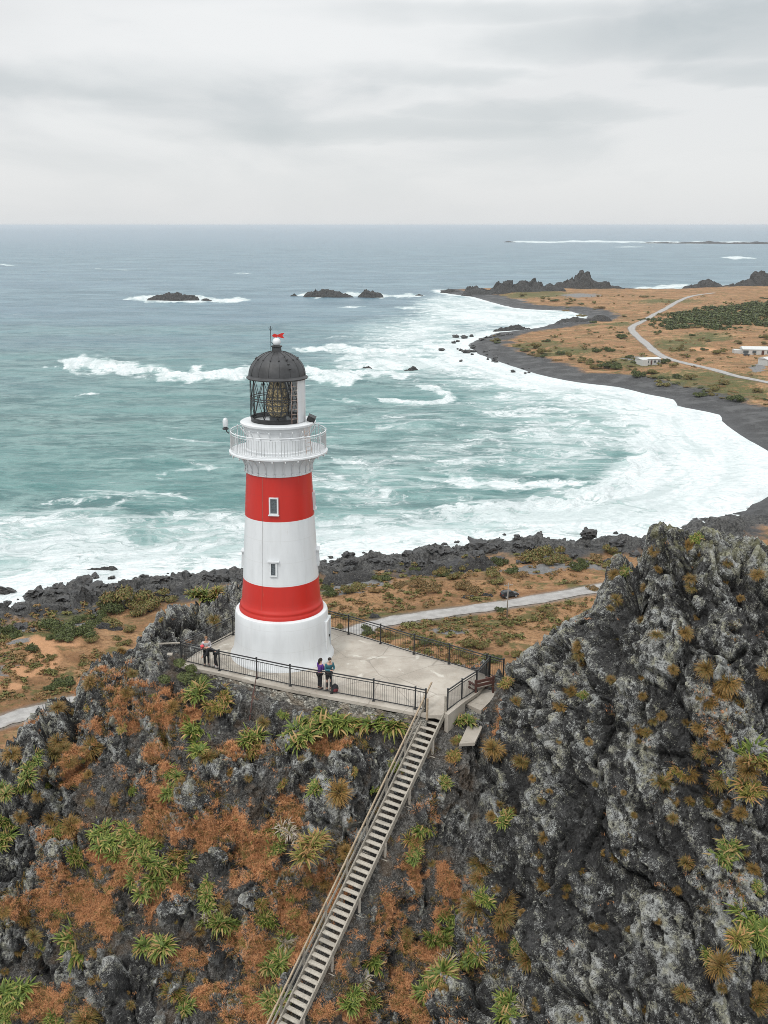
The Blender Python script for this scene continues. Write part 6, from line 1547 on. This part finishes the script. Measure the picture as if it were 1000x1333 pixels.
def outcrop(name, base, prof, depth_m, label, seed, group=None, z0=0.0, jag=1.0, cat='rock'):
    """base: two pixel points of the foot line; prof: (pixel x, height in pixels)"""
    A_, B_ = G(base[0][0], base[0][1], z0), G(base[1][0], base[1][1], z0); L = (B_ - A_).length; nu = int(max(26, min(170, (base[1][0] - base[0][0]) * 1.3))); nvv = 26
    d = (B_ - A_).normalized(); nrm_ = Vector((-d.y, d.x, 0))
    if nrm_.y < 0: nrm_ = -nrm_
    u = np.linspace(0, 1, nu); v = np.linspace(-1, 1, nvv); U, Vv = np.meshgrid(u, v, indexing='ij')
    dep = (A_.y * (1 - U) + B_.y * U) * CT + CAM.z * ST
    pxs = base[0][0] + (base[1][0] - base[0][0]) * U
    Hh = np.interp(pxs, [q[0] for q in prof], [q[1] for q in prof]) / FPX * dep * (1 + .20 * fbm(pxs * .07, 0 * U, seed, 3, seed, .6))
    XX = A_.x + (B_.x - A_.x) * U; YY = A_.y + (B_.y - A_.y) * U
    dm_ = depth_m * (.35 + .65 * np.clip(Hh / max(Hh.max(), .01), 0, 1)) * (1 + .35 * fbm(U * 7, Vv * 0 + seed, 0, 3, seed))
    XX = XX + nrm_.x * (Vv + .25) * dm_; YY = YY + nrm_.y * (Vv + .25) * dm_
    fr = 1.0 / max(2.2, depth_m * .8)
    bk, ek = blocks(XX * fr, YY * fr, Hh * 0 + seed, seed, 1.8); bk2, _ = blocks(XX * fr * 2.7, YY * fr * 2.7, Hh * 0 + seed, seed + 5, 1.6)
    sh_ = np.clip(1 - np.abs(Vv) ** 1.5, 0, 1) ** .8
    ZZ = z0 + Hh * sh_ * (.86 + jag * (.22 * bk + .13 * bk2 + .22 * fbm(XX * fr * .8, YY * fr * .8, 0, 4, seed))) - (1 - sh_) * 2.0 - .3
    k_ = np.clip(np.minimum(U, 1 - U) * 14, 0, 1); ZZ = z0 - 2 + (ZZ - z0 + 2) * k_
    me = np_mesh(name, np.stack([XX, YY, ZZ], -1).reshape(-1, 3), grid_faces(nu, nvv)[:, ::-1], M['rock'], False)
    o = bpy.data.objects.new(name, me); link(o); return tag(o, label, cat, group)
outcrop('rock_outcrop', ((572, 381), (600, 382)), [(572, 1), (583, 6), (592, 5), (600, 2)], 8, 'low black rock at the outermost tip of the headland', 3)
outcrop('rock_outcrop', ((598, 385), (745, 384)), [(598, 2), (608, 11), (622, 12), (634, 9), (650, 15), (668, 19), (680, 21), (692, 21), (704, 19), (715, 15), (730, 12), (745, 5)], 22, 'long jagged black rock ridge along the tip of the headland', 4)
outcrop('rock_outcrop', ((712, 380), (822, 379)), [(712, 3), (722, 9), (736, 15), (748, 21), (757, 27), (766, 24), (775, 18), (790, 12), (806, 7), (822, 1)], 26, 'tall pointed rock peak at the inner end of the headland', 5)
outcrop('rock_outcrop', ((886, 376), (944, 377)), [(886, 2), (896, 6), (908, 10), (920, 15), (928, 13), (936, 9), (944, 4)], 18, 'rounded grey rock knoll on the far shore left of the bigger one', 6)
outcrop('rock_outcrop', ((936, 377), (1060, 375)), [(936, 3), (952, 7), (970, 12), (982, 19), (992, 24), (1004, 21), (1030, 14), (1060, 3)], 26, 'biggest grey rock knoll on the far shore at the right edge', 7)
outcrop('sea_stack', ((188, 391), (262, 391)), [(188, 1), (200, 6), (212, 9), (225, 12), (238, 10), (250, 9), (258, 6), (262, 1)], 12, 'long black rock island breaking the sea at the left', 8)
outcrop('sea_stack', ((261, 391), (276, 392)), [(261, 1), (268, 4), (276, 1)], 5, 'tiny rock at the right end of the leftmost island', 9)
outcrop('sea_stack', ((392, 387), (464, 387)), [(392, 1), (402, 9), (412, 12), (425, 11), (440, 8), (452, 5), (464, 1)], 12, 'larger black rock island in the middle of the sea', 10)
outcrop('sea_stack', ((464, 387), (501, 387)), [(464, 1), (474, 8), (484, 9), (494, 7), (501, 1)], 9, 'smaller black island right of the middle one', 11)
outcrop('sea_stack', ((377, 386), (389, 386)), [(377, 1), (383, 4), (389, 1)], 4, 'tiny rock just left of the middle island', 12)
outcrop('sea_stack', ((540, 385), (552, 385)), [(540, 1), (545, 3), (552, 1)], 4, 'tiny rock between the middle islands and the headland', 13)
outcrop('sea_stack', ((524, 484), (546, 483)), [(524, 1), (531, 5), (538, 9), (546, 2)], 3.5, 'black rock in the breakers above the breaking crest', 14)
outcrop('sea_stack', ((468, 481), (486, 481)), [(468, 1), (474, 4), (480, 5), (486, 1)], 3, 'low black rock in white water right of the lantern', 15)
outcrop('sea_stack', ((110, 742), (156, 742)), [(110, 1), (120, 4), (132, 5), (148, 6), (156, 1)], 2.2, 'long low rock awash in the foam left of the tower', 16)
outcrop('reef', ((826, 316.6), (1080, 318.2)), [(826, .6), (850, 1.6), (900, 1.8), (930, 3.6), (950, 2.2), (1000, 2.6), (1080, 3)], 60, 'thin dark reef on the horizon at the right', 17, cat='reef')
outcrop('reef', ((656, 315.4), (672, 315.4)), [(656, .5), (662, 2), (672, .5)], 30, 'speck of rock at the left end of the far line of surf', 18, cat='reef')
outcrop('rock_outcrop', ((640, 432), (694, 428)), [(640, 1), (652, 5), (662, 6), (672, 9), (682, 4), (694, 1)], 6, 'black rocks lining the near side of the small cove', 19)
outcrop('rock_outcrop', ((724, 420), (780, 417)), [(724, 1), (736, 5), (748, 6), (764, 5), (780, 1)], 10, 'dark rocks at the head of the small cove', 20, z0=3)
outcrop('rock_outcrop', ((770, 418), (796, 416)), [(770, 1), (780, 8), (788, 7), (796, 1)], 9, 'dark rock hump right of the small cove', 21, z0=4)
outcrop('rock_outcrop', ((586, 746), (652, 742)), [(586, 2), (600, 16), (612, 24), (624, 26), (636, 18), (652, 3)], 4.5, 'black crags heaped above the near shore right of the tower', 22, z0=3)
outcrop('rock_outcrop', ((520, 752), (594, 746)), [(520, 2), (540, 12), (556, 15), (572, 19), (594, 3)], 4.5, 'broad black rocks between the tower and the higher heap', 23, z0=3)
outcrop('rock_outcrop', ((418, 758), (500, 752)), [(418, 5), (440, 12), (460, 14), (480, 10), (500, 2)], 4.5, 'low black rocks at the shore just right of the tower', 24, z0=3)
outcrop('rock_outcrop', ((90, 792), (140, 786)), [(90, 2), (100, 20), (112, 26), (124, 18), (140, 3)], 3.5, 'dark crag on the left shore behind the bushes', 25, z0=2)
for i, (x_, y_, w_, h_) in enumerate([(612, 780, 14, 8), (634, 778, 13, 9), (488, 806, 10, 9), (140, 818, 22, 9), (115, 828, 10, 6), (8, 858, 20, 8), (60, 838, 12, 5), (676, 832, 10, 4)]):
    outcrop('rock_outcrop', ((x_ - w_, y_), (x_ + w_, y_)), [(x_ - w_, 1), (x_ - w_ * .3, h_), (x_ + w_ * .4, h_ * .8), (x_ + w_, 1)], 2.2,
            ['grey boulder pair left of the parked car', 'grey boulder nearest the parked car', 'pale rounded stone at the bend of the road', 'grey rock slab behind the rocky knob', 'small grey rock beside the slab left of the knob', 'grey rock at the left edge by the track', 'low rock among the left bushes', 'dark stone on the orange grass under the pole'][i], 30 + i, z0=5)
